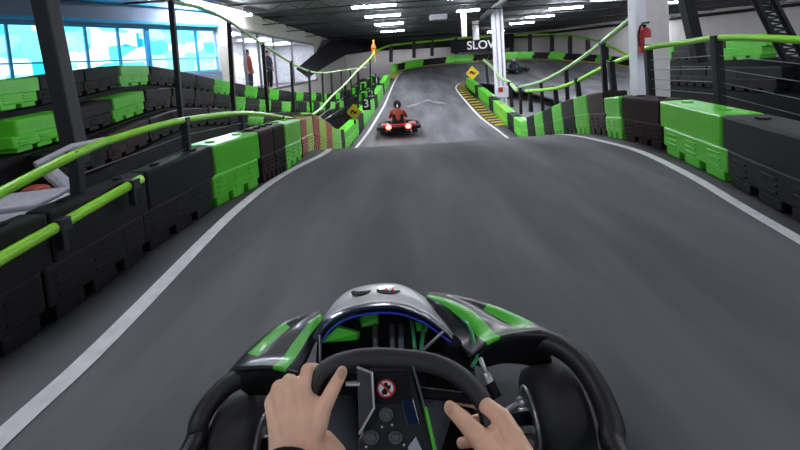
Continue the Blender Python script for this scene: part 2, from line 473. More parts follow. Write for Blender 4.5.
# ---------------------------------------------------------------- rails, posts, fences
def fence(name,label,pts,r,m,posts,cables=None,group=None,pm='post',pr=.03,smooth=5,gap=True):
    """pts world points of top rail; posts: list of (top,bottom)"""
    root=empty(name,Vector(posts[0][1]) if posts else Vector(pts[0]),label,'railing',group)
    bm=bmesh.new(); sp=smoothpath(pts,smooth); tube(bm,sp,r,12); under(finish('top_rail',bm,m,smooth=True),root)
    for a,b in posts:
        bm=bmesh.new(); a=Vector(a); b=Vector(b)
        rot=(a-b).normalized().to_track_quat('Z','Y').to_matrix()
        bx(bm,(a+b)/2,(pr*1.6,pr*2,(a-b).length),rot,bev=.004)
        bx(bm,a,(r*2.4,r*2.4,r*2.4),rot,bev=.006)
        under(finish('post',bm,pm),root)
    if cables:
        for cpts in cables:
            bm=bmesh.new(); tube(bm,cpts,.0045,6); under(finish('cable',bm,'cable'),root)
    return root
# left near fence with long green tube
railA=[W(-60,222,1.65),W(0,193,1.95),W(70,157,2.3),W(120,137,2.75),W(185,120,3.5),W(245,113,4.7),W(282,117,6),W(300,119,7),W(318,111,8.2),W(330,98,9.5),W(345,84,11.5),W(358,70,13.5),W(370,58,16),W(375,50,18)]
postA=[]
for t,bm_ in (((75,156,2.35),(80,212,2.35)),((185,121,3.5),(188,160,3.5)),((241,114,4.7),(243,140,4.7)),((282,118,6),(283,138,6)),((318,112,8.2),(319,128,8.2)),((345,86,11.5),(346,115,11.5)),((358,72,13.5),(358,108,13.5)),((370,60,16),(371,100,16))):
    postA.append((W(*t),W(*bm_)))
def cab(pr,ys):
    out=[]
    for f in ys: out.append([Vector(a).lerp(Vector(b),f) for a,b in pr])
    return out
fence('safety_railing','green tube railing with dark posts behind the left barrier, dipping then rising away',railA,.027,'rail',postA,cab(postA[:6],(.35,.7)))
railB=[W(-60,296,1.45),W(0,259,1.72),W(60,225,2.05),W(100,202,2.32),W(141,179,2.62)]
fence('guard_tube','short straight bright green tube above the nearest left black barrier',railB,.03,'rail',[(W(60,225,2.05),W(64,250,2.05)),(W(132,185,2.55),W(134,205,2.55))],smooth=3,pr=.02)
# upper left ramp railing
railC=[W(120,-30,6.0),W(170,0,6.6),W(200,8,7.4),W(230,22,8.2),W(262,44,10),W(290,62,12.5),W(306,70,14.5),W(322,73,16.5),W(345,70,20),W(366,67,24)]
pC=[((171,0,6.6),(181,118,6.6)),((229,22,8.2),(234,112,8.2)),((263,45,10),(268,113,10)),((291,62,12.5),(294,112,12.5)),((309,71,14.8),(311,112,14.8)),((322,73,16.5),(324,108,16.5)),((331,72,18),(333,104,18)),((341,71,19.5),(343,100,19.5)),((350,70,21),(352,97,21)),((358,68,22.5),(360,92,22.5))]
pC=[(W(*a),W(*b)) for a,b in pC]
fence('safety_railing','glare-paled green railing sweeping down from the ceiling in front of the cyan windows and lobby',railC,.035,'glarerail',pC,cab(pC,(.3,.6)),pr=.04)
# thin inner bars between the first posts
# right near railing with five cables
railD=[W(646,48,5.4),W(680,43,4.9),W(717,38,4.25),W(760,38,3.75),W(800,40,3.35),W(860,44,3.0)]
pD=[(W(648,49,5.4),W(652,112,5.4)),(W(716,39,4.25),W(722,128,4.25)),(W(850,44,3.0),W(856,180,3.0))]
fence('safety_railing','bright green tube railing with steel cables behind the right barrier',railD,.033,'rail',pD,cab(pD,(.18,.33,.48,.62,.77)),pr=.045)
# right middle railings (stairs of posts)
railE=[W(519,87,15),W(540,82,13.5),W(562,71,12),W(583,57,10.5),W(605,40,9),W(640,11,7.5)]
pE=[((520,87,15),(521,114,15)),((541,82,13.5),(543,113,13.5)),((566,69,11.8),(568,108,11.8)),((602,42,9.2),(606,104,9.2)),((638,14,7.6),(646,100,7.6))]
pE=[(W(*a),W(*b)) for a,b in pE]
fence('safety_railing','green railing climbing steeply to the white column with the extinguisher',railE,.05,'glarerail',pE,pr=.05)
railF=[W(526,91,13.5),W(552,89,12),W(575,82,10.8),W(600,69,9.8),W(628,57,8.4),W(640,54,8)]
pF=[((530,91,13.3),(531,112,13.3)),((555,88,11.9),(557,108,11.9)),((577,80,10.7),(580,105,10.7)),((611,64,9),(615,102,9))]
pF=[(W(*a),W(*b)) for a,b in pF]
fence('safety_railing','lower green railing running under the steep one on the right',railF,.05,'rail',pF,pr=.06)
railG=[W(484,60,22),W(492,67,20),W(500,77,18),W(510,83,16.5),W(517,91,15.5)]
pG=[(W(486,62,21.6),W(488,84,21.6)),(W(510,84,16.4),W(512,107,16.4))]
fence('safety_railing','short glare-paled railing at the foot of the tall white column',railG,.07,'glarerail',pG,pr=.06)
# far railing above outer barrier
rH=[W(376,51,30),W(388,46,33),W(402,44,35),W(432,41,37.5),W(460,38.5,38.5),W(500,36,39),W(552,34.5,38),W(585,38,35),W(606,45,31),W(630,56,27)]
pH=[]
for px,yt,yb,Y in ((391,46,62,33.5),(414,43,58,36),(432,41,56,37.5),(456,39,54,38.4),(512,35,53,38.8),(530,35,52,38.5),(552,35,52,38),(570,37,54,36.5),(588,40,56,34.8),(606,46,60,31)):
    pH.append((W(px,yt,Y),W(px,yb,Y)))
fence('safety_railing','long thin yellow-green railing on dark posts above the far outer barrier',rH,.09,'rail',pH,pr=.16)
# ---------------------------------------------------------------- the elevated decks left and right
def tier(ptsA,colours,label,group,hs=1.0,z=0,L=.8,side=-1):
    p=resample(smoothpath(ptsA,10),L)
    for i in range(len(p)-1):
        c=colours[i%len(colours)]
        a=p[i]+Vector((0,0,z)); b=p[i+1]+Vector((0,0,z))
        place_block(a,b,side,c,'%s %s, %s from left'%(CN[c],label,ordn[min(i,23)]),group,hs)
    return p
# upper left lane beside windows
dk=[Vector((-4.33,4.12,.96)),Vector((-4.34,5,1.0)),Vector((-4.4,7,1.12)),Vector((-4.3,9.5,.75)),Vector((-4.0,12.5,.3)),Vector((-3.6,16,-.1)),Vector((-3.0,21,-.5)),Vector((-2.2,26,-.3)),Vector((-1.7,31,.15))]
tier(dk,['green','black','black','green','black','black','black','green','black','green','black','green','black','black','green','black','green','black'],'block on the upper left lane under the windows','blocks on the upper left lane',.6,z=0,L=.75)
low=[p+Vector((.35,0,-.42)) for p in dk]
tier(low,['green','black','green','black','black','black','black','green','black','green','black','green','black','black','green','black','green','black'],'block in the row below the upper left lane','lower row blocks of the left lane',.6,L=.75)
low2=[p+Vector((.65,0,-.8)) for p in dk]; dkx=[Vector((-4.3,1.5,.95))]
tier(low2,['black','brown','black','black','black','black','green','black','black','black','green','black','black'],'block in the lowest row left of the near railing','lowest row blocks of the left lane',.6,L=.9)
def ribbon_wall(name,top,drop,m,label,cat,thick=.1,side=(-1,0,0)):
    bm=bmesh.new(); prev=None
    for p in smoothpath(top,6):
        q=Vector((p.x,p.y,drop if not callable(drop) else drop(p)))
        o=Vector(side)*thick
        v=[bm.verts.new(x) for x in (p,q,q+o,p+o)]
        if prev:
            for i in range(4): bm.faces.new((prev[i],prev[(i+1)%4],v[(i+1)%4],v[i]))
        else: bm.faces.new(v)
        prev=v
    bm.faces.new(prev[::-1])
    o=finish(name,bm,m); recentre(o); tag(o,label,cat); return o
ribbon_wall('lane_deck',[p+Vector((0,0,-.02)) for p in dkx+dk],-1.7,'blk2','dark solid side of the raised lane at upper left','raised lane',thick=1.2)
ribbon_wall('lane_deck',[p+Vector((.06,0,-.02)) for p in [dkx[0]+Vector((.35,0,-.42))]+low],-1.7,'blk2','dark step below the raised lane at upper left','raised lane',thick=.34)
ribbon_wall('lane_deck',[p+Vector((.06,0,-.02)) for p in [dkx[0]+Vector((.65,0,-.8))]+low2],-1.7,'blk2','lowest dark step left of the near railing','raised lane',thick=.34)
# steep lane between barrier and deck: dark rubbery slope
bm=bmesh.new()
sl=[(Vector((-2.0,1.2,.18)),Vector((-3.9,1.2,.25))),(Vector((-2.05,3,.2)),Vector((-4.0,3,.2))),(Vector((-2.0,5.5,.1)),Vector((-4.0,6,.1))),(Vector((-1.9,9,-.6)),Vector((-3.8,10,-.4))),(Vector((-1.9,14,-1.2)),Vector((-3.2,15,-1.0))),(Vector((-1.7,22,-1.1)),Vector((-2.8,22,-1.1)))]
# upper right stacked barrier wall behind cables
dr=[W(655,62,13.5),W(690,60,11.5),W(730,60,9.8),W(775,58,8.6),W(840,56,7.6)]
tier(dr,['green','black','black','green','black','black','green','green','black'],'block of the raised row behind the right railing','raised row behind the right railing',L=1.2,hs=1.0)
ribbon_wall('lane_deck',[p+Vector((0,.0,0)) for p in dr],-1.7,'blk2','dark solid side of the raised lane behind the right railing','raised lane',thick=1.0,side=(.4,1,0))
dr2=[p+Vector((-.15,-.5,-.72)) for p in dr]
tier(dr2,['black','black','black','black'],'block of the lower row behind the right railing','lower row behind the right railing',L=1.2)
ribbon_wall('lane_deck',[p+Vector((0,0,-.02)) for p in dr2],-1.7,'blk2','dark step in front of the raised lane behind the right railing','raised lane',thick=.45,side=(.3,1,0))
# ---------------------------------------------------------------- room shell
CZ=3.4
bm=bmesh.new(); bx(bm,(10,21,CZ+.1),(48,50,.2)); struct(finish('ceiling',bm,'ceil'))
def wall(name,a,b,z0,z1,m,t=.2,out=(0,1,0)):
    bm=bmesh.new(); a=Vector((a[0],a[1],z0)); b=Vector((b[0],b[1],z0)); o=Vector(out).normalized()*t
    poly_prism(bm,[a,b,b+o,a+o],(0,0,z1-z0)); return struct(finish(name,bm,m))
XL=-5.4
wall('wall_back',(XL-2,42),(14.5,42),-1.7,CZ,'wallr')
wall('wall_right',(14.2,42),(31,17),-1.7,CZ,'wallr',out=(1,1,0))
# left wall part 2 with lobby opening y 13.2..26 z .5..2.55
wall('wall_left',(XL,12.3),(XL,13.3),-1.7,CZ,'wall',out=(-1,0,0))
wall('wall_left_far',(XL,27),(XL,42),-1.7,CZ,'wall',out=(-1,0,0))
wall('wall_left_upper',(XL,13.3),(XL,27),2.75,CZ,'wall',out=(-1,0,0))
wall('wall_left_lower',(XL,13.3),(XL,27),-1.7,.35,'wall',out=(-1,0,0))
# lobby room
bm=bmesh.new(); bx(bm,(XL-1.7,20.1,.3),(3.0,14,.1)); struct(finish('floor_lobby',bm,'floor'))
bm=bmesh.new(); bx(bm,(XL-3.2,20.1,1.55),(.1,14,2.5)); bx(bm,(XL-1.7,27.1,1.55),(3,.1,2.5)); struct(finish('wall_lobby',bm,'lobby'))
bm=bmesh.new(); bx(bm,(XL-1.7,20.1,2.85),(3.0,14,.1)); struct(finish('ceiling_lobby',bm,'lobby'))
lw=empty('window_5',(XL-.1,20,.4),'','x')
del lw['label']; del lw['category']; lw['kind']='structure'
for y in (13.35,14.5,16,18,21,26.9):
    bm=bmesh.new(); bx(bm,(XL-.1,y,1.55),(.08,.08,2.4)); under(finish('mullion',bm,'steel'),lw)
bm=bmesh.new(); bx(bm,(XL-.1,20.1,.4),(.12,13.6,.1)); bx(bm,(XL-.1,20.1,2.72),(.12,13.6,.08)); under(finish('window_frame',bm,'steel'),lw)
# oblique left wall with the cyan windows
A0=Vector((-9.6,5.3,0)); B0=Vector((XL,12.3,0)); dv=(B0-A0).normalized(); nv=Vector((-dv.y,dv.x,0))  # outward
LWN=(B0-A0).length
wall('wall_left_lower_near',(A0.x,A0.y),(B0.x,B0.y),-1.7,1.3,'soffit',out=nv)
wall('wall_left_near',(A0.x,A0.y),(B0.x,B0.y),2.58,CZ,'soffit',out=nv)
def zrot(v): return Matrix.Rotation(math.atan2(v.y,v.x),3,'Z')
RW=zrot(dv)
for i in range(4):
    s0=i*LWN/4; s1=(i+1)*LWN/4; c=A0+dv*((s0+s1)/2)+nv*.12
    fr_=empty('window_%d'%(i+1),(c.x,c.y,1.3),'','x'); del fr_['label']; del fr_['category']; fr_['kind']='structure'
    bm=bmesh.new(); w=s1-s0
    for zz in (1.33,2.55): bx(bm,(c.x,c.y,zz),(w,.1,.06),RW)
    for e in (-.5,-.17,.17,.5): 
        q=c+dv*w*e*.985; bx(bm,(q.x,q.y,1.94),(.05 if abs(e)<.3 else .09,.1,1.2),RW)
    bx(bm,(c.x,c.y,1.72),(w,.06,.03),RW)
    under(finish('window_frame',bm,'blue'),fr_)
    bm=bmesh.new(); q=c+nv*.03; bx(bm,(q.x,q.y,1.94),(w,.02,1.2),RW); under(finish('pane',bm,'glass'),fr_)
# blue trim and pale ledge above
bm=bmesh.new(); c=(A0+B0)/2-nv*.08; bx(bm,(c.x,c.y,3.12),(LWN,.16,.07),RW); struct(finish('trim_1',bm,'blue'))
bm=bmesh.new(); c=(A0+B0)/2-nv*.06; bx(bm,(c.x,c.y,2.66),(LWN,.12,.07),RW); struct(finish('trim_2',bm,'blue'))
# dark band on right wall
bm=bmesh.new(); a=Vector((14.2,42,0)); b=Vector((31,17,0)); d=(b-a).normalized(); c=(a+b)/2-Vector((.09,.09,0)); bx(bm,(c.x,c.y,3.05),((b-a).length,.12,.22),zrot(d)); struct(finish('trim_3',bm,'post'))
bm=bmesh.new(); bx(bm,(4,41.9,2.95),(20,.12,.25)); struct(finish('trim_4',bm,'post'))
# upper level ramp fascia, dark
tp=[(296,69,20.5),(314,54,25),(332,39,29.5),(352,36,33),(410,36.5,37),(480,38,41)]
bt=[(308,78,20.5),(328,65,25),(346,55,29.5),(372,51,33),(412,49,37),(480,45,41)]
bm=bmesh.new(); prev=None
for a,b in zip(tp,bt):
    A=W(*a); B=W(*b); o_=Vector((-.1,.6,0)); v=[bm.verts.new(q) for q in (A,B,B+o_,A+o_)]
    if prev:
        for k in range(4): bm.faces.new((prev[k],prev[(k+1)%4],v[(k+1)%4],v[k]))
    else: bm.faces.new(v)
    prev=v
bm.faces.new(prev[::-1])
o=finish('overhead_ramp',bm,'post'); recentre(o); tag(o,'dark overhead ramp rising from the left wall to the ceiling','ramp')
# ceiling joists and ducts
for i,Yb in enumerate((4,7,10,13,16.5,20,24,29,34,39)):
    root=empty('roof_joist',(9,Yb,CZ-.3),'open steel roof joist spanning the dark ceiling, %s from the camera'%ordn[i],'joist','open roof joists')
    bm=bmesh.new(); bx(bm,(9,Yb,CZ-.03),(44,.08,.05)); under(finish('top_chord',bm,'post'),root)
    bm=bmesh.new(); bx(bm,(9,Yb,CZ-.3),(44,.06,.04)); under(finish('bottom_chord',bm,'post'),root)
    bm=bmesh.new()
    n=44
    for k in range(n): 
        x0=-13+k*1.0; tube(bm,[(x0,Yb,CZ-.3),(x0+.5,Yb,CZ-.03),(x0+1,Yb,CZ-.3)],.012,5)
    under(finish('web_bracing',bm,'post'),root)
def ppipe(name,pts,r,m,label,cat):
    bm=bmesh.new(); tube(bm,pts,r,14); o=finish(name,bm,m,smooth=False); tag(o,label,cat); return o
ppipe('ceiling_duct',[W(482,18,20),W(520,-14,14)],.12,'steel','grey round duct crossing the ceiling behind the tall white column','duct')
bm=bmesh.new(); c=W(438,14,20); bx(bm,c,(.85,.5,.6),bev=.04)
for k in range(5): bx(bm,(c.x,c.y-.26,c.z-.22+.11*k),(.7,.04,.03))
o=finish('ceiling_heater',bm,'lampbody'); tag(o,'grey louvred heater box hanging from the ceiling','heater')
# ---------------------------------------------------------------- lamps
def lampf(c,L,ang,label,mm='lamp'):
    root=empty('ceiling_lamp',(c[0],c[1],CZ-.02),label,'lamp','tube lamps on the ceiling')
    rz=Matrix.Rotation(ang,3,'Z')
    bm=bmesh.new(); bx(bm,(c[0],c[1],c[2]+.05),(L,.26,.05),rz,bev=.01)
    d=rz@Vector((1,0,0))
    for s in (-1,1): bx(bm,Vector((c[0],c[1],c[2]+.12))+d*s*L*.35,(.02,.02,.16),rz)
    under(finish('housing',bm,'lampbody'),root)
    bm=bmesh.new(); n=rz@Vector((0,1,0))
    for s in (-1,1):
        p=Vector(c)+n*s*.06; cyl(bm,p-d*L*.48,p+d*L*.48,.035,10)
    under(finish('tube',bm,mm),root)
LC=[(374,6,1.6,0,'first (largest) of the column of tube lamps above the red kart'),(383,16,1.55,0,'second nearest tube lamp of the column above the red kart'),(389,24,1.55,0,'third tube lamp of the column above the red kart'),(392.5,31,1.5,0,'farthest, lowest tube lamp of the column above the red kart'),
(468,10.5,1.0,0,'tube lamp beside the thin far white column'),(566,8,1.6,0,'nearest of three tube lamps right of the tall white column'),(540,16.5,1.6,0,'middle of three tube lamps right of the tall white column'),(522,23,1.6,0,'farthest of three tube lamps right of the tall white column'),
(610,0,1.6,0,'tube lamp at the top edge left of the extinguisher column'),(470,-3,1.6,0,'tube lamp cut by the top edge near the tall column')]
for px,py,L,a,lab in LC:
    d=ray(px,py); c=CP+d*((CZ-.2-CAMZ)/d.z); lampf(c,L,a,lab)
p0=W(186,-1,10.6); p1=W(250,13,14.2); c=(p0+p1)/2; lampf((c.x,c.y,3.2),(p1-p0).length,math.atan2(p1.y-p0.y,p1.x-p0.x),'long tube lamp high over the cyan windows')
for x,y,lb in ((-3,39,'tube lamp added unseen behind the overhead ramp, left'),(0,39.5,'tube lamp added unseen behind the overhead ramp, middle'),(3.5,39.5,'tube lamp added unseen behind the overhead ramp, right'),(8.4,34,'tube lamp added unseen behind the tall white column'),(19.5,31,'tube lamp added unseen behind the broad column')):
    lampf((x,y,CZ-.2),1.4,0,lb,'lamp' if y<35 else 'lampn')  # unseen lamps, added to brighten the far walls
k=0
for x in (-2.2,3.2,8.5):
    for y in (-1,3,7,11):
        if y>4 and x<0: continue
        lampf((x,y,CZ-.2),1.6,0,'overhead tube lamp above the near track, outside the view','lampn'); k+=1
for x,y in ((9,16),(14,20),(14,12),(20,20),(22,16)): lampf((x,y,CZ-.2),1.6,0,'tube lamp added over the right side of the hall')  # extra lamps added to brighten the right wall
for y in (16,20,24):
    bm=bmesh.new(); 
    root=empty('lobby_lamp',(XL-1.6,y,2.78),'square panel lamp in the lobby ceiling','lamp','lobby panel lamps')
    bx(bm,(XL-1.6,y,2.77),(1.2,1.2,.03)); under(finish('diffuser',bm,'lampl'),root)
# ---------------------------------------------------------------- columns
def column(name,label,px,py_b,Y,w,d,m='colw',flange=False):
    b=W(px,py_b,Y); root=empty(name,(b.x,b.y,-1.7),label,'column')
    bm=bmesh.new(); h=CZ+1.7
    if flange:
        bx(bm,(b.x,b.y,-1.7+h/2),(w*.3,d,h)); bx(bm,(b.x-w*.38,b.y,-1.7+h/2),(w*.2,d*1.05,h)); bx(bm,(b.x+w*.38,b.y,-1.7+h/2),(w*.2,d*1.05,h))
    else: bx(bm,(b.x,b.y,-1.7+h/2),(w,d,h),bev=.01)
    under(finish('shaft',bm,m),root)
    return root,b
# tall white column in the middle, H section
r1,b1=column('support_column','tall white steel column standing behind the right blocks',501,95.5,18.8,.5,.3,'colw',True)
bm=bmesh.new(); p=b1+Vector((-.02,-.2,0)); bx(bm,p+Vector((0,0,.18)),(.62,.1,.5),bev=.01); under(finish('base_box',bm,'white'),r1)
bm=bmesh.new(); bx(bm,b1+Vector((-.08,-.27,.3)),(.2,.02,.22)); under(finish('warning_plate',bm,'ext'),r1)
r2,b2=column('support_column','broad beige column with a pale blue-white edge behind the right railing',651,97,6.3,.36,.4,'colb')
bm=bmesh.new(); bx(bm,(b2.x-.26,b2.y-.12,(CZ-1.7)/2),(.15,.22,CZ+1.7),bev=.005); q=finish('pale_edge_casing',bm,'colw'); under(q,r2); q['label']='pale blue-white casing on the left side'
def hang(name,label,a,b,rad,m):
    root=empty(name,Vector((a.x,a.y,b.z)),label,'duct')
    bm=bmesh.new(); tube(bm,[Vector((a.x,a.y,CZ-.01)),Vector((a.x,a.y,b.z+.02)),Vector((a.x,a.y,b.z))],[rad,rad,rad*.9],20); under(finish('hung_pipe',bm,m,smooth=False),root)
    bm=bmesh.new(); cyl(bm,Vector((a.x,a.y,CZ-.06)),Vector((a.x,a.y,CZ-.01)),rad*1.25,20); under(finish('ceiling_collar',bm,'lampbody'),root)
hang('hung_column','thin white far column, built hanging from the ceiling left of the lettered banner',W(463,10,17.5),W(463,37,17.5),.115,'colw')  # the far column, built as a short length hung from the ceiling
hang('white_canister','short white cylinder hanging from the ceiling just above the lettered banner',W(475.5,26,24.5),W(475.5,40,24.5),.2,'white')  # white canister, built as a cylinder hung from the ceiling
# extinguisher
e=W(636,40,6.0); root=empty('fire_extinguisher',e,'red fire extinguisher on the left side of the broad column','fire extinguisher')
e=Vector((b2.x-.28,b2.y-.33,e.z))
bm=bmesh.new(); cyl(bm,e+Vector((0,0,-.2)),e+Vector((0,0,.12)),.085,16); ball(bm,e+Vector((0,0,.12)),.085,(1,1,.7)); under(finish('cylinder_body',bm,'ext',smooth=False),root)
bm=bmesh.new(); cyl(bm,e+Vector((0,0,.15)),e+Vector((0,0,.22)),.025); bx(bm,e+Vector((.0,-.03,.24)),(.04,.14,.03),bev=.005); under(finish('handle',bm,'post'),root)
bm=bmesh.new(); tube(bm,smoothpath([e+Vector((0,-.02,.2)),e+Vector((-.08,-.04,.2)),e+Vector((-.11,-.04,.05)),e+Vector((-.09,-.03,-.1))],5),.012,8); under(finish('hose',bm,'blk2'),root)
bm=bmesh.new(); bx(bm,e+Vector((0,-.084,-.03)),(.09,.012,.1)); q=under(finish('instruction_label',bm,'white'),root)
# dark slanting posts at the top
def sp(name,a,b,w,label,cat='post',m='post'):
    bm=bmesh.new(); a=Vector(a); b=Vector(b); rot=(a-b).normalized().to_track_quat('Z','Y').to_matrix(); bx(bm,(a+b)/2,(w,w,(a-b).length),rot,bev=.01)
    return tag(finish(name,bm,m),label,cat)
sp('steel_post',W(43,-8,3.3),W(78,165,3.3),.13,'broad dark leaning post in front of the cyan windows, nearest on the left')
sp('steel_post',W(684,-8,8),W(700,62,8),.2,'dark slanting post right of the broad beige column')
r=empty('lattice_post',W(792,62,6),'dark lattice post leaning at the top right corner','post')
a0=W(750,-10,6);b0=W(786,62,6);a1=W(768,-10,6);b1_=W(806,62,6)
for a,b in ((a0,b0),(a1,b1_)):
    bm=bmesh.new(); tube(bm,[a,b],.05,6); under(finish('upright',bm,'post'),r)
bm=bmesh.new()
for k in range(12):
    t=k/12; tube(bm,[a0.lerp(b0,t),a1.lerp(b1_,t+1/24),a0.lerp(b0,t+1/12)],.022,6)
under(finish('lacing',bm,'post'),r)
# ---------------------------------------------------------------- signs, flag, boards
# SLOW banner
R0=Matrix.Rotation(R(90),3,'X')
p=W(480,45,36.9); root=empty('slow_sign',p-Vector((0,0,.6)),'black banner with white SLOW lettering over the far barrier','sign')
bm=bmesh.new(); bx(bm,p+Vector((-.2,0,0)),(5.0,.06,1.15),Matrix.Rotation(0,3,'Z'),bev=.01); under(finish('banner',bm,'blk2'),root)
text('lettering','SLOW',1.08,'white',p+Vector((.3,-.05,-.02)),R0,.01,root)
bm=bmesh.new(); bx(bm,W(505,41,38)+Vector((0,0,0)),(1.6,.08,1.3)); o=finish('wall_board',bm,'blk2'); tag(o,'small dark board right of the tall column above the far barrier','board')
# diamond signs
def diamond(c,s,label,pz):
    root=empty('arrow_sign',(c.x,c.y,pz),label,'sign')
    bm=bmesh.new(); bx(bm,c,(s,.03,s),Matrix.Rotation(R(45),3,'Y'),bev=.01); under(finish('plate',bm,'signy'),root)
    bm=bmesh.new(); cyl(bm,(c.x,c.y+.04,pz),(c.x,c.y+.04,c.z),.03,8); under(finish('post',bm,'post'),root)
    # curving arrow mark
    k=s*.8
    bm=bmesh.new(); arc=[c+Vector((x*k,-.022,z*k)) for x,z in ((-.28,-.12),(-.25,.12),(-.08,.2),(0,.05),(.08,-.12),(.22,-.06),(.24,.12))]
    tube(bm,smoothpath(arc,4),s*.06,6); q=under(finish('arrow_mark',bm,'blk2'),root)
diamond(W(354,112,11.5),.33,'yellow diamond curve sign above the left red blocks',W(354,124,11.5).z)
diamond(W(472.5,73,27),.68,'yellow diamond sign at the far end of the right kerb',W(472,84,27).z)
# countdown boards 3 2 1
for n,px,py,Y in (('3',367.5,103,15.5),('2',372,93,18.5),('1',377.5,80,22.5)):
    c=W(px,py,Y); root=empty('countdown_board',c-Vector((0,0,.45)),'black countdown board with white figure %s above the left blocks'%n,'sign','countdown boards on the left')
    bm=bmesh.new(); bx(bm,c+Vector((-.05,.04,-.05)),(.32,.05,.46),bev=.01); under(finish('board',bm,'blk2'),root)
    text('figure',n,.44,'numeral',c+Vector((-.05,0,-.03)),R0,.01,root)
# flag
root=empty('marker_flag',W(375,60,18),'small orange flag on a pole at the top of the left railing','flag')
bm=bmesh.new(); cyl(bm,W(375,62,18),W(373.5,40,18),.03,8); under(finish('pole',bm,'signy'),root)
bm=bmesh.new()
P=[W(373.6,41,18),W(371,47,17.9),W(371.5,53,18),W(377,54,18.1),W(376,48,17.95)]
poly_prism(bm,P,(0,.03,0)); under(finish('cloth',bm,'orange'),root)
# lower left clutter seen through the railing
root=empty('storage_box',W(18,240,2.5),'white box standing beyond the left railing at the photo edge','box')
c=W(12,222,2.35)
bm=bmesh.new(); bx(bm,c,(.46,.35,.22),Matrix.Rotation(R(12),3,'Z'),bev=.02); under(finish('body',bm,'white'),root)
bm=bmesh.new(); bx(bm,c+Vector((0,0,.12)),(.48,.37,.03),Matrix.Rotation(R(12),3,'Z'),bev=.01); under(finish('lid',bm,'grayc'),root)
bm=bmesh.new(); c=W(37,200,2.6); bx(bm,c,(.15,.14,.2),bev=.05); o=finish('orange_container',bm,'rust'); tag(o,'rust orange container behind the white box','container')
bm=bmesh.new(); tube(bm,[W(36,166,2.9),W(72,148,3.1),W(105,141,3.4)],.035,10); tube(bm,[W(50,172,2.9),W(73,192,2.8)],.05,10); o=finish('grey_handle_bar',bm,'grayc'); tag(o,'grey bent bar behind the left green rail','bar')
# side shelf that carries them
bm=bmesh.new()
for a in (0,): 
    v=[Vector((-2.05,1.0,.12)),Vector((-2.2,3.4,.12)),Vector((-4.05,3.4,.12)),Vector((-4.05,1.0,.12))]
    poly_prism(bm,v,(0,0,-.1))
struct(finish('floor_pit',bm,'floor'))
# ---------------------------------------------------------------- people far away
def far_person(base,h,label,top,legs,face=0):
    root=empty('person',base,label,'person','people in the lobby')
    b=Vector(base); s=h/1.75; rz=Matrix.Rotation(face,3,'Z')
    P=lambda x,y,z: b+rz@Vector((x*s,y*s,z*s))
    bm=bmesh.new()
    capsule(bm,[P(0,0,.95),P(0,0,1.2),P(0,0,1.38)],[.14*s,.15*s,.13*s]); capsule(bm,[P(0,0,1.38),P(0,0,1.52)],[.06*s,.055*s])
    ball(bm,P(0,0,1.63),.11*s,(.85,.95,1.15)); ball(bm,P(0,-.11,1.62),.018*s)
    for q in (-1,1):
        capsule(bm,[P(q*.17,0,1.4),P(q*.23,0,1.12),P(q*.2,-.1,.88)],[.055*s,.045*s,.035*s]); ball(bm,P(q*.2,-.12,.82),.045*s)
        capsule(bm,[P(q*.09,0,.93),P(q*.1,-.02,.5),P(q*.1,.02,.08)],[.09*s,.065*s,.045*s]); ball(bm,P(q*.1,-.06,.04),.05*s,(.8,1.9,.7))
    under(remesh(finish('body',bm,'skinfar'),.025*s,3),root)
    bm=bmesh.new(); capsule(bm,[P(0,0,.92),P(0,0,1.2),P(0,0,1.4)],[.165*s,.17*s,.15*s])
    for q in (-1,1): capsule(bm,[P(q*.17,0,1.4),P(q*.225,0,1.15)],[.07*s,.06*s])
    under(remesh(finish('shirt',bm,top),.025*s,3),root)
    bm=bmesh.new()
    for q in (-1,1): capsule(bm,[P(q*.08,0,.95),P(q*.1,-.02,.5),P(q*.1,.02,.12)],[.115*s,.085*s,.065*s])
    under(remesh(finish('trousers',bm,legs),.025*s,3),root)
    bm=bmesh.new(); ball(bm,P(0,.02,1.68),.115*s,(.9,1,1)); under(finish('hair',bm,'hair',smooth=True),root)
far_person((-6.05,16.2,.35),1.75,'person in a red top standing in the bright lobby','maroonc','navy',R(80))
far_person((-6.15,19,.35),1.8,'person in dark clothes standing behind the lobby glass','navy','blk2',R(60))
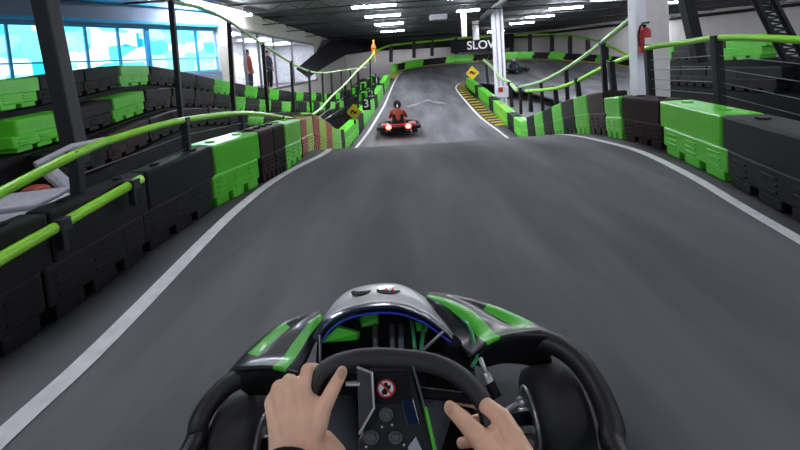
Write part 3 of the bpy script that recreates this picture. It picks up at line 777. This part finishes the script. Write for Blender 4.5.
# ---------------------------------------------------------------- other karts
def kart(root,P,s,bodym,stripem,tail=True,detail=True):
    """P maps kart coordinates (x right,y forward,z up) to the world"""
    def fin(n,bm,m,smooth=False): return under(finish(n,bm,m,smooth=smooth),root)
    for sx in (-1,1):
        for sy,w in ((-.52,.2),(.52,.13)):
            bm=bmesh.new(); a=P(sx*.56-w/2,sy,.14); b=P(sx*.56+w/2,sy,.14)
            tube(bm,[a,a.lerp(b,.12),a.lerp(b,.88),b],[.12,.14,.14,.12],18); t=fin('tyre',bm,'rubber')
            bm=bmesh.new(); cyl(bm,a-(b-a)*.04,b+(b-a)*.04,.065,12); fin('rim',bm,'chrome')
    bm=bmesh.new(); bx(bm,P(0,0,.09),(.8*s,1.5*s,.04)); fin('floor_pan',bm,'blk2')
    bm=bmesh.new()
    rr=[(-.72,-.55,.22),(-.66,-.78,.24),(0,-.84,.25),(.66,-.78,.24),(.72,-.55,.22),(.74,0,.2),(.7,.6,.2),(.45,.92,.2),(0,1.0,.2),(-.45,.92,.2),(-.7,.6,.2),(-.74,0,.2)]
    tube(bm,smoothpath([P(*q) for q in rr],4,True),.06*s,8,True); fin('bumper',bm,'blk2',True)
    bm=bmesh.new(); bx(bm,P(0,-.72,.27),(1.15*s,.16*s,.2*s),bev=.04); fin('rear_bodywork',bm,bodym)
    for sx in (-1,1):
        bm=bmesh.new(); bx(bm,P(sx*.5,-.2,.22),(.3*s,.7*s,.2*s),bev=.05); fin('side_pod',bm,bodym)
    bm=bmesh.new(); bx(bm,P(0,.75,.25),(.6*s,.35*s,.2*s),bev=.06); fin('nose_cone',bm,bodym)
    bm=bmesh.new(); bx(bm,P(0,.3,.36),(.36*s,.3*s,.28*s),Matrix.Rotation(R(20),3,'X'),bev=.05); fin('front_fairing',bm,stripem)
    bm=bmesh.new(); bx(bm,P(0,-.38,.42),(.42*s,.1*s,.5*s),Matrix.Rotation(R(-12),3,'X'),bev=.04); bx(bm,P(0,-.2,.2),(.42*s,.4*s,.08*s),bev=.03); fin('seat',bm,'blk2')
    bm=bmesh.new(); c=P(0,.16,.55); q=[c+Vector((.15*math.cos(t)*s,.07*math.sin(t)*s,.13*math.sin(t)*s)) for t in [k*math.pi/6 for k in range(12)]]; tube(bm,q,.014,8,True); fin('steering_wheel',bm,'grip',True)
    bm=bmesh.new(); cyl(bm,P(0,.16,.55),P(0,.45,.25),.015,8); fin('steering_column',bm,'post')
    if tail:
        for sx in (-1,1):
            bm=bmesh.new(); ball(bm,P(sx*.34,-.93,.3),.08*s,(1.2,.6,1)); fin('tail_light',bm,'tail',True)
base=G(398,133.5,W(398,133.5,14.9).z); base=W(399,130,14.6)
tz=interpY(LsS[:60],base.y).z
base.z=tz+.01
root=empty('go_kart',base,'red go-kart with lit tail lights ahead on the track','go-kart')
P=lambda x,y,z: base+Vector((x,y,z))
kart(root,P,1,'redk','orange')
bm=bmesh.new(); bx(bm,P(0,-.84,.14),(.5,.03,.1),bev=.01); under(finish('rear_plate',bm,'blk2'),root)
dr_=empty('person',base+Vector((0,-.2,.2)),'person in dark red top and black helmet driving the red go-kart','person')
bm=bmesh.new()
capsule(bm,[P(0,-.2,.3),P(0,-.24,.5),P(0,-.22,.72)],[.16,.16,.15]); capsule(bm,[P(0,-.2,.76),P(0,-.2,.9)],[.06,.06]); ball(bm,P(0,-.18,.98),.11,(.9,1,1.15))
for q in (-1,1):
    capsule(bm,[P(q*.2,-.2,.74),P(q*.3,0,.52),P(q*.15,.16,.6)],[.065,.05,.04]); ball(bm,P(q*.14,.18,.6),.05)
    capsule(bm,[P(q*.12,-.1,.27),P(q*.16,.3,.42),P(q*.12,.7,.24)],[.1,.075,.055]); ball(bm,P(q*.12,.78,.24),.05,(.8,1,1.7))
under(remesh(finish('body',bm,'skinfar'),.022,3),dr_)
bm=bmesh.new(); capsule(bm,[P(0,-.2,.28),P(0,-.25,.5),P(0,-.22,.72)],[.19,.185,.175])
for q in (-1,1): capsule(bm,[P(q*.2,-.2,.74),P(q*.29,-.03,.55)],[.085,.07])
under(remesh(finish('shirt',bm,'maroonc'),.022,3),dr_)
bm=bmesh.new(); ball(bm,P(0,-.18,1.0),.155,(.9,1.05,1)); bx(bm,P(0,-.05,.99),(.2,.08,.09),bev=.02); under(finish('helmet',bm,'blk2',smooth=False),dr_)
bm=bmesh.new(); bx(bm,P(0,-.345,.96),(.05,.02,.09),bev=.005); q=under(finish('helmet_mark',bm,'white'),dr_)
# far parked/turning kart
b2_=W(516,77,25.5); b2_=W(516,72.5,31)
# height from track surface between edges
root=empty('go_kart',b2_,'black and green go-kart turning on the far bend behind the tall column','go-kart')
P2=lambda x,y,z: b2_+Matrix.Rotation(R(-60),3,'Z')@Vector((x,y,z))
kart(root,P2,1.0,'body','kgreen',False)
d2=empty('person',b2_+Vector((0,0,.2)),'person in black with grey helmet driving the far green go-kart','person')
bm=bmesh.new(); capsule(bm,[P2(0,-.2,.3),P2(0,-.24,.5),P2(0,-.22,.72)],[.17,.17,.15]); ball(bm,P2(0,-.18,.98),.11)
capsule(bm,[P2(0,-.2,.7),P2(0,-.2,.92)],[.07,.07])
for q in (-1,1):
    capsule(bm,[P2(q*.2,-.2,.74),P2(q*.3,0,.52),P2(q*.15,.16,.6)],[.07,.05,.045])
    capsule(bm,[P2(q*.12,-.1,.27),P2(q*.16,.3,.42),P2(q*.12,.7,.24)],[.1,.075,.055])
under(remesh(finish('body',bm,'navy'),.022,3),d2)
bm=bmesh.new(); ball(bm,P2(0,-.18,1.0),.16,(.9,1.05,1)); under(finish('helmet',bm,'grayc',smooth=True),d2)
#KARTNEAR
# ---------------------------------------------------------------- our kart
KO=Vector((-.1,.55,0))
K=empty('go_kart',KO,'black go-kart with green stripes and white nose, seen from its driver seat at the bottom','go-kart')
def kf(n,bm,m,smooth=True,par=None): return under2(finish(n,bm,m,smooth=smooth),par or K)
def under2(o,p):
    if p is K or p.parent is None: return under(o,p)
    o.parent=p; o.matrix_parent_inverse=Matrix.Translation(-KO) if False else (Matrix.Translation(p.parent.location)@p.matrix_parent_inverse).inverted(); return o
def patch(rows,nu=8,nv=5,colf=None):
    """smooth surface through rows of points"""
    R_=[smoothpath([Vector(p) for p in r],nu) for r in rows]
    n=len(R_[0]); cols=[smoothpath([r[j] for r in R_],nv) for j in range(n)]
    bm=bmesh.new(); V=[[bm.verts.new(p) for p in c] for c in cols]
    m_=len(V[0])
    for j in range(n-1):
        for i in range(m_-1):
            f=bm.faces.new((V[j][i],V[j+1][i],V[j+1][i+1],V[j][i+1]))
            if colf: f.material_index=colf((j+.5)/(n-1),(i+.5)/nv)
    return bm
def rowpx(pts,Ys): 
    n=len(pts); return [W(p[0],p[1],Ys[0]+(Ys[1]-Ys[0])*i/(n-1)) for i,p in enumerate(pts)]
# side fenders
Rr=[rowpx([(425,304),(452,304),(484,312),(510,320),(534,330),(551,335)],(1.56,1.30)),
 rowpx([(426,294),(452,296),(480,303),(504,311),(528,322),(551,333)],(1.47,1.27)),
 rowpx([(426,295),(450,299),(474,309),(494,320),(510,329),(532,333)],(1.43,1.22)),
 rowpx([(427,296),(445,300),(465,309),(482,321),(492,333),(500,338)],(1.40,1.17)),
 rowpx([(427,298),(439,303),(453,313),(467,326),(478,338),(487,344)],(1.38,1.14)),
 rowpx([(429,304),(435,314),(443,326),(452,338),(461,349),(470,358)],(1.36,1.13))]
def colR(u,v):
    if 3<=v<4 : return 1
    if 1.1<=v<1.8 and .45<u<.86: return 1
    return 0
o=kf('side_fender',patch(Rr,6,5,colR),['body','kgreen']); solid(o,.012,0); o['label']='right fender, black with two green stripes'
Lr=[rowpx([(321,319),(296,326),(276,336),(258,350),(243,364),(231,375)],(1.50,1.2)),
 rowpx([(322,311),(300,317),(280,326),(262,340),(246,355),(231,372)],(1.42,1.18)),
 rowpx([(322,313),(304,322),(290,332),(276,345),(262,359),(247,369)],(1.37,1.15)),
 rowpx([(322,315),(310,324),(300,336),(291,348),(283,360),(273,368)],(1.33,1.12)),
 rowpx([(322,319),(316,328),(309,338),(302,350),(295,361),(286,371)],(1.31,1.10)),
 rowpx([(323,327),(319,335),(315,343),(310,353),(305,363),(300,374)],(1.30,1.09))]
def colL(u,v):
    if 3<=v<4: return 1
    if 1.25<=v<1.85 and .38<u<.8: return 1
    return 0
o=kf('side_fender',patch(Lr,6,5,colL),['body','kgreen']); solid(o,.012,0); o['label']='left fender, black with two green stripes'
# dark wheel arches under the fenders
bm=patch([rowpx([(236,378),(262,366),(290,366),(306,370)],(1.17,1.1)),rowpx([(240,384),(265,378),(292,380),(308,386)],(1.16,1.1)),rowpx([(250,392),(268,392),(295,398),(310,404)],(1.2,1.14))],4,3); solid(kf('wheel_arch',bm,'blk2'),.01)
bm=patch([rowpx([(470,358),(488,342),(512,334),(545,334)],(1.13,1.22)),rowpx([(474,362),(494,352),(520,346),(548,344)],(1.16,1.24)),rowpx([(484,364),(503,360),(526,362),(552,368)],(1.22,1.27))],4,3); solid(kf('wheel_arch',bm,'blk2'),.01)
# nose cowl: silver white dome
sil=[(318,332),(325,317),(336,301),(352,289),(376,284),(397,284),(413,290),(429,301),(445,318),(452,331)]
rim=[(313,337),(322,321),(340,310.5),(360,304.5),(378,302.5),(392,302.5),(408,305.5),(428,314),(443,325),(453,335)]
rlo=[(319,345),(331,329),(346,319),(362,314.5),(378,312.5),(392,312.5),(406,315),(424,322.5),(439,333),(451,342)]
def rY(pts,Y,arch=0): 
    n=len(pts); return [W(x,y,Y-arch*abs(2*i/(n-1)-1)**2) for i,(x,y) in enumerate(pts)]
fr2=[(x,y+20) for x,y in sil]
midr=[((a[0]+b[0])/2,(a[1]+b[1])/2) for a,b in zip(sil,rim)]
nose=empty('x',(0,0,0),'','x'); bpy.data.objects.remove(nose)
bm=patch([rY(fr2,1.62,.18),rY(sil,1.46,.14),rY(midr,1.33,.1),rY(rim,1.2,.06)],5,5); no=kf('nose_cowl',bm,'silver'); solid(no,.008)
bm=patch([rY(rim,1.198,.06),rY([((a[0]+b[0])/2,(a[1]+b[1])/2) for a,b in zip(rim,rlo)],1.165,.05),rY(rlo,1.18,.05)],5,4); solid(kf('cowl_edge',bm,'bluerim'),.006)
bm=bmesh.new(); tube(bm,smoothpath(rY([(x,y+.5) for x,y in rlo],1.165,.05),5),.0035,8); o=kf('edge_piping',bm,'bluepipe')
# decals on the cowl, two dark ovals
def cowlpt(px,py,off=.006):
    # interpolate depth between silhouette and rim
    import bisect
    def yat(L,x):
        for a,b in zip(L,L[1:]):
            if a[0]<=x<=b[0]: return a[1]+(b[1]-a[1])*(x-a[0])/(b[0]-a[0])
        return L[-1][1]
    ys=yat(sil,px); yr=yat(rim,px); t=(py-ys)/(yr-ys); t=max(0,min(1,t)); e=abs((px-385)/68)**2
    Y=(1.46-.14*e)*(1-t)+(1.2-.06*e)*t
    return W(px,py,Y-off)
for cx,cy,rx,ry,lab in ((361,291.3,10,3.2,'dark oval sticker'),(388.5,289.8,12,3.6,'dark oval sticker with a red centre')):
    bm=bmesh.new(); c=bm.verts.new(cowlpt(cx,cy,.02)); ring=[bm.verts.new(cowlpt(cx+rx*math.cos(a),cy+ry*math.sin(a)-(.12*rx*math.cos(a) if cx<370 else 0)*1.2,.02)) for a in [k*math.pi/10 for k in range(20)]]
    for k in range(20): bm.faces.new((c,ring[k],ring[(k+1)%20]))
    o=finish('cowl_sticker',bm,'blk2'); under2(o,no); solid(o,.002); o['label']=lab
    if cx>370:
        for dx,mm in ((-2.5,'redp'),(1.5,'white'),(4.5,'redp')):
            bm=bmesh.new(); ring=[bm.verts.new(cowlpt(cx+dx+1.4*math.cos(a),cy+1.5*math.sin(a),.025)) for a in [k*math.pi/5 for k in range(10)]]; bm.faces.new(ring)
            o=finish('sticker_mark',bm,mm); under2(o,no); solid(o,.002)
# things seen in the opening below the cowl
bm=bmesh.new(); poly_prism(bm,[W(320,343,1.12),W(337,327,1.15),W(358,333,1.15),W(357,340,1.12)],(0,.05,-.03)); kf('inner_fin',bm,'kgreen',False)
bm=bmesh.new(); poly_prism(bm,[W(359,319,1.22),W(363,315,1.22),W(377,315,1.22),W(378,324,1.2),W(362,327,1.2)],(0,.05,-.03)); kf('front_reservoir',bm,'kgreen',False)
bm=bmesh.new(); poly_prism(bm,[W(415,322,1.25),W(428,324,1.25),W(427,332,1.25),W(417,331,1.25)],(0,.05,-.03)); kf('inner_fin',bm,'kgreen',False)
for x,x2 in ((375,376),(392,393),(401,401)):
    bm=bmesh.new(); cyl(bm,W(x,326,1.2),W(x2,366,1.0),.008,10); kf('support_rod',bm,'steel')
for a,b,r,m in (((424,322,1.2),(421,350,1.08),.006,'tube_g'),((411,316,1.22),(415,350,1.1),.006,'tube_g'),((443,332,1.1),(421,352,1.0),.004,'steel'),((320,335,1.12),(320,362,1.05),.004,'steel')):
    bm=bmesh.new(); cyl(bm,W(*a),W(*b),r,10); kf('frame_tube',bm,m)
# front panel, black shelf between cowl and wheel
bm=patch([rowpx([(322,334),(345,312),(415,310),(448,331)],(1.36,1.36)),rowpx([(318,346),(350,337),(400,334),(452,341)],(1.32,1.32)),rowpx([(316,372),(350,370),(400,370),(462,374)],(1.28,1.28)),rowpx([(312,410),(350,410),(410,410),(472,410)],(1.2,1.2))],4,4); solid(kf('front_bulkhead',bm,'blk2'),.01)
# floor pan and chassis
bm=bmesh.new(); poly_prism(bm,[(-.40,-.3,.05),(.2,-.3,.05),(.2,.9,.05),(.1,1.3,.05),(-.3,1.3,.05),(-.40,.9,.05)],(0,0,.015)); kf('floor_pan',bm,'blk2',False)
for pts in ([(-.42,-.3,.09),(-.42,.9,.09),(-.3,1.35,.1)],[(.22,-.3,.09),(.22,.9,.09),(.1,1.35,.1)]):
    bm=bmesh.new(); tube(bm,smoothpath(pts,5),.016,10); kf('chassis_rail',bm,'post')
# green frame tube and black damper right of the cowl
bm=bmesh.new(); tube(bm,smoothpath([W(461,318,1.26),W(469,326,1.22),(W(475,345,1.16)),W(477,357,1.13),W(472,367,1.1)],5),.0055,10); kf('green_frame_tube',bm,'tube_g')
bm=bmesh.new(); cyl(bm,W(480,358,1.12),W(487,375,1.1),.007,12); cyl(bm,W(486,373,1.1),W(496,397,1.06),.012,12); kf('damper',bm,'chrome')
bm=bmesh.new(); cyl(bm,W(490,383,1.085),W(497,398,1.06),.015,12); kf('damper_sleeve',bm,'blk2')
bm=bmesh.new(); cyl(bm,W(494,417,1.08),W(520,402,1.14),.006,10); ball(bm,W(495,416,1.08),.014); ball(bm,W(520,402,1.14),.014); kf('tie_rod',bm,'chrome')
bm=bmesh.new(); cyl(bm,W(455,425,1.1),W(530,418,1.15),.018,12); kf('front_axle_beam',bm,'post')
bm=bmesh.new(); cyl(bm,W(330,430,1.1),W(262,446,1.12),.018,12); kf('front_axle_beam',bm,'post')
for x,y,Y in ((459,366,1.1),(464,372,1.12),(470,380,1.14)):
    pass
bm=bmesh.new(); bx(bm,W(462,372,1.14),(.07,.1,.07),bev=.01); kf('brake_reservoir',bm,'body',False)
bm=bmesh.new(); bx(bm,W(452,352,1.2),(.06,.05,.09),Matrix.Rotation(R(15),3,'Y'),bev=.01); kf('bracket',bm,'blk2',False)
# wheels
def tyre(c,w,rad,toe,side):
    ax=Matrix.Rotation(toe,3,'Z')@Vector((1,0,0)); c=Vector(c)
    bm=bmesh.new()
    prof=[(-.5,.62),(-.5,.86),(-.44,.95),(-.3,1.0),(0,1.01),(.3,1.0),(.44,.95),(.5,.86),(.5,.62),(.3,.55),(-.3,.55)]
    n=40; y=Vector((-ax.y,ax.x,0)); rings=[]
    for k in range(n):
        a=2*math.pi*k/n; d=y*math.cos(a)+Vector((0,0,1))*math.sin(a)
        rings.append([bm.verts.new(c+ax*w*p+d*rad*q) for p,q in prof])
    for k in range(n):
        A=rings[k];B=rings[(k+1)%n]
        for i in range(len(prof)): bm.faces.new((A[i],A[(i+1)%len(prof)],B[(i+1)%len(prof)],B[i]))
    t=kf('tyre',bm,'rubber')
    bm=bmesh.new(); s=-side
    tube(bm,[c-ax*w*.3*s,c+ax*w*.50*s,c+ax*w*.501*s,c+ax*w*.72*s,c+ax*w*.74*s],[rad*.6,rad*.6,rad*.24,rad*.22,rad*.15],28)
    o=kf('wheel_rim',bm,'chrome',False)
    ring=bmesh.new(); q=[c+ax*w*.52*s+(y*math.cos(a)+Vector((0,0,1))*math.sin(a))*rad*.6 for a in [2*math.pi*k/28 for k in range(28)]]; tube(ring,q,.006,8,True); q=finish('rim_lip',ring,'chrome',smooth=True); under2(q,o)
    for k in range(5):
        a=2*math.pi*k/5+.3; d=(y*math.cos(a)+Vector((0,0,1))*math.sin(a))*rad*.4
        bm=bmesh.new(); cyl(bm,c+d+ax*w*.49*s,c+d+ax*w*.62*s,.010,6); q=finish('lug_nut',bm,'chrome'); under2(q,o)
    bm=bmesh.new(); cyl(bm,c+ax*w*.5*s,c+ax*w*.56*s,.07,24); kf('brake_disc',bm,'steel',False)
tyre(W(555,417,1.17),.15,.137,R(2),1)
tyre(W(240,451,1.13),.13,.137,R(2),-1)
# bumpers
bR=[W(505,338,1.30),W(530,339,1.26),W(556,345,1.22),W(578,361,1.17),W(597,388,1.11),W(611,422,1.04),W(620,458,.96),Vector((.52,.6,.2)),Vector((.53,.1,.2)),Vector((.5,-.3,.2))]
bm=bmesh.new(); tube(bm,smoothpath(bR,6),.034,14); kf('side_bumper',bm,'bump')
bL=[W(270,372,1.2),W(238,379,1.17),W(216,396,1.13),W(200,420,1.08),W(190,452,1.02),Vector((-.66,.7,.2)),Vector((-.68,.1,.2)),Vector((-.62,-.3,.2))]
bm=bmesh.new(); tube(bm,smoothpath(bL,6),.029,14); kf('side_bumper',bm,'bump')
# seat behind
bm=bmesh.new(); bx(bm,(-.1,.05,.13),(.4,.42,.05),bev=.02); bx(bm,(-.1,-.2,.33),(.42,.06,.42),Matrix.Rotation(R(-15),3,'X'),bev=.03); kf('seat',bm,'blk2',False)
for s in (-1,1):
    a=Vector((-.1+s*.5,-.35,.14)); bm=bmesh.new(); tube(bm,[a-Vector((.1,0,0)),a-Vector((.085,0,0)),a+Vector((.085,0,0)),a+Vector((.1,0,0))],[.12,.14,.14,.12],24); kf('tyre',bm,'rubber',False)
bm=bmesh.new(); bx(bm,(-.1,-.5,.22),(1.2,.1,.16),bev=.04); kf('rear_bumper',bm,'body',False)
# ---------------- steering wheel
dn=ray(403,435).normalized(); SN=-dn; SN=(SN+Vector((0,-.12,0.02))).normalized(); S0=W(403,435,.60)
S=empty('steering_wheel',S0,'','x'); bpy.data.objects.remove(S)
def SP(px,py,off=0): return OnPlane(px,py,S0,SN,off)
rimp=[(395,358.5),(430,363),(455,373),(474,390),(487,411),(489,436),(480,470),(455,500),(410,510),(360,500),(327,470),(316,430),(312,400),(318,379),(333,366),(360,359)]
bm=bmesh.new(); tube(bm,smoothpath([SP(*p) for p in rimp],6,True),.0155,16,True); sw=kf('steering_wheel',bm,'grip')
# centre plate
def plate(pts,off,th,m,name,par,bevel=0):
    bm=bmesh.new(); poly_prism(bm,[SP(x,y,off) for x,y in pts],-SN*th); o=finish(name,bm,m); under2(o,par)
    if bevel:
        b=o.modifiers.new('edge','BEVEL'); b.width=bevel; b.segments=2
    return o
cp=plate([(370,366),(411,367),(421,405),(436,455),(440,500),(360,500),(358,440),(372,410)],.004,.02,'panel','centre_console',sw,.003)
plate([(375,371),(408,371),(413,404),(375,404)],.006,.003,'blk2','upper_panel',sw,.001)
plate([(401,400),(413,399),(420,424),(407,427)],.009,.006,'blueglass','blue_display',sw,.001)
plate([(408,447),(416,436),(424,455),(410,462)],.009,.006,'grayc','lower_clip',sw,.001)
o=plate([(412,366),(414,366),(438,452),(436,452)],.012,.018,'steel','console_edge',sw); 
o=plate([(424,407),(427,407),(437,452),(433.5,452)],.013,.02,'kgreen','green_edge',sw); 
# bracket/paddle at left
bm=bmesh.new(); tube(bm,[SP(357,367,.02),SP(372,373,.02),SP(374,408,.02),SP(359,434,.02)],.0022,8,False); o=finish('paddle_frame',bm,'chrome'); under2(o,sw)
o=plate([(357,367),(372,373),(374,408),(359,434)],.018,.008,'graydk','shift_paddle',sw,.001)
bm=bmesh.new(); cyl(bm,SP(346,384,.016),SP(360,384,.016),.003,8); o=finish('paddle_pin',bm,'chrome'); under2(o,sw)
# spokes
for a,b in (((372,385),(318,388)),((418,392),(484,400)),((385,470),(385,505))):
    bm=bmesh.new(); cyl(bm,SP(*a,-.012),SP(*b,-.006),.008,8); o=finish('spoke',bm,'blk2'); under2(o,sw)
# round red-ringed decal
c=SP(386,388.5,.0105); ux=(SP(396,388.5,.0105)-c); uy=(SP(386,378.5,.0105)-c)
def disc(r0,m,name,off,par,cx=386,cy=388.5,n=28,th=.002,ry=None):
    bm=bmesh.new(); q=[]
    for k in range(n):
        a=2*math.pi*k/n; q.append(SP(cx+r0*math.cos(a),cy+(ry or r0)*math.sin(a),off))
    poly_prism(bm,q,-SN*th); o=finish(name,bm,m); under2(o,par); return o
disc(9.3,'redp','warning_ring',.0095,sw); disc(7.4,'white','warning_face',.0105,sw)
# hand-like black mark with diagonal bar on the sticker
bm=bmesh.new(); q=[(381,392),(384,388),(384,383),(387,382),(388,386),(391,384.5),(390,389),(388,390.5),(387,394.5),(383,395)]
poly_prism(bm,[SP(x,y,.0115) for x,y in q],-SN*.001); o=finish('warning_symbol',bm,'blk2'); under2(o,sw)
bm=bmesh.new(); q=[(380,383.4),(381.2,382.2),(392,393.4),(390.8,394.6)]
poly_prism(bm,[SP(x,y,.0123) for x,y in q],-SN*.001); o=finish('warning_bar',bm,'redp'); under2(o,sw)
for cx,cy,r in ((386,414.5,7.2),(371,437.5,8),(395.5,437.5,7)):
    bm=bmesh.new(); 
    for rr_,o1,o2 in ((r,.004,.010),(r*.55,.010,.016)):
        n=20; q=[SP(cx+rr_*math.cos(2*math.pi*k/n),cy+rr_*math.sin(2*math.pi*k/n),o2) for k in range(n)]; poly_prism(bm,q,-SN*(o2-o1))
    o=finish('button',bm,'btn'); under2(o,sw)
    b=o.modifiers.new('edge','BEVEL'); b.width=.0015; b.segments=2
for cx,cy in ((404,445),(382,427),(366,447),(392,425)):
    disc(1.3,'chrome','screw',.0065,sw,cx,cy,10,.003)
bm=bmesh.new(); cyl(bm,SP(400,440,-.01),Vector((-.1,1.05,.25)),.014,12); kf('steering_column',bm,'post')
# ---------------------------------------------------------------- the driver: forearms and hands
root=empty('person',(0,.3,.45),'person driving, bare hands and forearms gripping the black steering wheel, thumbs up on the rim','person')
def H(x,y,o): return SP(x,y,o)
bm=bmesh.new()
def limb(pts,rad): capsule(bm,[H(*p) if len(p)==3 and p[0]>20 else Vector(p) for p in pts],rad)
# left hand
wL=[(284,452,.012),(297,454,.016),(311,454,.010)]
mcp={'i':(303,391,.018),'m':(290,384,.016),'r':(279,389,.010),'p':(272,402,.002)}
for k,w_,r1 in (('i',2,.0165),('m',1,.0165),('r',1,.016),('p',0,.015)):
    a=wL[w_]; b=mcp[k]; mid=tuple((a[j]+b[j])/2 for j in range(3)); mid=(mid[0]+(2 if k=='p' else 0),mid[1],mid[2]+.004)
    limb([a,mid,b],[.0225,.019,r1*.86])
limb([wL[0],wL[2]],[.0245,.024]); 
limb([mcp['i'],mcp['m'],mcp['r'],mcp['p']],[.013,.0125,.012,.011])
limb([mcp['i'],(307,370,.012),(316,369,-.012),(323,379,-.026)],[.0125,.0108,.0092,.0082])
limb([mcp['m'],(288,381,-.002),(294,385,-.034),(312,388,-.040)],[.0125,.0112,.0095,.0082])
limb([mcp['r'],(278,391,-.014),(288,398,-.042),(310,402,-.042)],[.012,.0105,.009,.008])
limb([mcp['p'],(273,407,-.018),(286,414,-.042),(308,416,-.040)],[.0105,.0095,.0082,.0075])
limb([(304,446,.014),(318,424,.018),(324,407,.019),(333,389,.020),(342,372,.020)],[.021,.0165,.0135,.0118,.0095])
limb([(312,414,.014),(308,396,.012)],[.013,.009]); limb([(322,410,.018),(313,400,.014)],[.012,.009])
eL=Vector((-.24,.26,.62))
wl=H(299,455,.012)
capsule(bm,[wl,wl.lerp(eL,.5),eL],[.0265,.038,.044]); capsule(bm,[H(288,452,.012),H(288,452,.012).lerp(eL,.5)],[.023,.03]); capsule(bm,[H(312,454,.01),H(312,454,.01).lerp(eL,.5)],[.022,.03])
capsule(bm,[eL,Vector((-.26,.02,.8))],[.045,.05])
# right hand
m2={'i':(503,419,.014),'m':(511,434,.006),'r':(514,452,-.004),'p':(512,470,-.012)}
wR=[(522,462,.026),(518,478,.022),(510,492,.012)]
for k,w_ in (('i',0),('m',0),('r',1),('p',2)):
    a=wR[w_]; b=m2[k]; mid=tuple((a[j]+b[j])/2 for j in range(3)); limb([a,mid,b],[.025,.021,.0150])
limb([m2['i'],m2['m'],m2['r'],m2['p']],[.0125,.012,.0115,.0105])
limb([m2['i'],(486,406,.008),(475,401,-.022),(454,398,-.034)],[.0145,.0130,.0105,.0092])
limb([m2['m'],(499,424,-.018),(480,420,-.042),(462,424,-.040)],[.012,.0108,.0092,.0082])
limb([m2['r'],(502,446,-.028),(480,440,-.044),(461,443,-.040)],[.0115,.0102,.009,.008])
limb([m2['p'],(500,464,-.034),(482,460,-.044),(466,462,-.04)],[.0105,.0092,.008,.0075])
limb([(510,474,.024),(490,450,.022),(475,433,.022),(462,419,.021),(450,408,.018)],[.024,.019,.0152,.013,.0105])
limb([(492,452,.02),(496,434,.012)],[.016,.012]); limb([(486,446,.018),(492,428,.008)],[.012,.009])
limb([(500,462,.02),(505,450,.012)],[.02,.017]); limb([(496,466,.02),(500,480,.014)],[.02,.018])
eR=Vector((.30,.28,.60)); wr=H(519,472,.02)
capsule(bm,[wr,wr.lerp(eR,.5),eR],[.033,.04,.046]); capsule(bm,[eR,Vector((.27,.02,.8))],[.045,.05])
capsule(bm,[H(310,440,.004),H(324,444,-.004),H(336,456,-.012)],[.02,.018,.017])
body=under(remesh(finish('arms_and_hands',bm,'skin'),.0022,8,.5),root)
#
def nail(c,d,w_,l,name='thumb_nail'):
    c=H(*c); d=(H(*d)-c).normalized(); n=SN; s=d.cross(n).normalized(); n=s.cross(d).normalized()
    rot=Matrix((s,d,n)).transposed()
    bm=bmesh.new(); ball(bm,c,1,(w_,l,.0022),rot); o=finish(name,bm,'nail',smooth=True); under(o,root)
nail((341.2,374,.0285),(344,366,.0285),.0058,.0075); nail((451.5,409.5,.0275),(445,404,.0275),.0062,.008)
# wrist band on the left arm
d=(eL-wl).normalized(); c=wl+d*.024
bm=bmesh.new(); u_=d.cross(Vector((0,0,1))).normalized(); v_=d.cross(u_).normalized()
q=[c+u_*.047*math.cos(a)+v_*.031*math.sin(a) for a in [2*math.pi*k/32 for k in range(32)]]
tube(bm,q,.004,8,True); o=finish('bracelet',bm,'blk2',smooth=True); tag(o,'dark bracelet around the left wrist of the driver','bracelet')
# legs in blue-grey trousers reaching for the pedals
bm=bmesh.new()
for hip,knee,foot in ((Vector((-.2,.12,.25)),W(338,470,.82),Vector((-.24,1.15,.16))),(Vector((0,.12,.25)),W(412,460,.84),Vector((.06,1.15,.16)))):
    capsule(bm,[hip,knee,foot],[.085,.055,.042])
capsule(bm,[Vector((-.2,.1,.27)),Vector((0,.1,.27))],[.1,.1]); 
tr=under(remesh(finish('trousers',bm,'jeans'),.008,6),root)
for x in (-.24,.06):
    bm=bmesh.new(); ball(bm,(x,1.18,.15),.05,(.85,1.1,1.5)); bx(bm,(x,1.22,.13),(.08,.03,.16),bev=.01); q=under(finish('shoe',bm,'blk2'),root)
for x in (-.24,.06):
    bm=bmesh.new(); bx(bm,(x,1.26,.17),(.07,.015,.12),bev=.004); cyl(bm,(x,1.27,.06),(x,1.26,.15),.007,8); kf('pedal',bm,'steel',False)
# ---------------------------------------------------------------- world and output
w=bpy.data.worlds.new('world'); sc.world=w; w.use_nodes=True
w.node_tree.nodes['Background'].inputs[0].default_value=(.75,.85,1,1); w.node_tree.nodes['Background'].inputs[1].default_value=.35
sc.view_settings.view_transform='Standard'; sc.view_settings.look='None'; sc.view_settings.gamma=1; sc.view_settings.exposure=.62
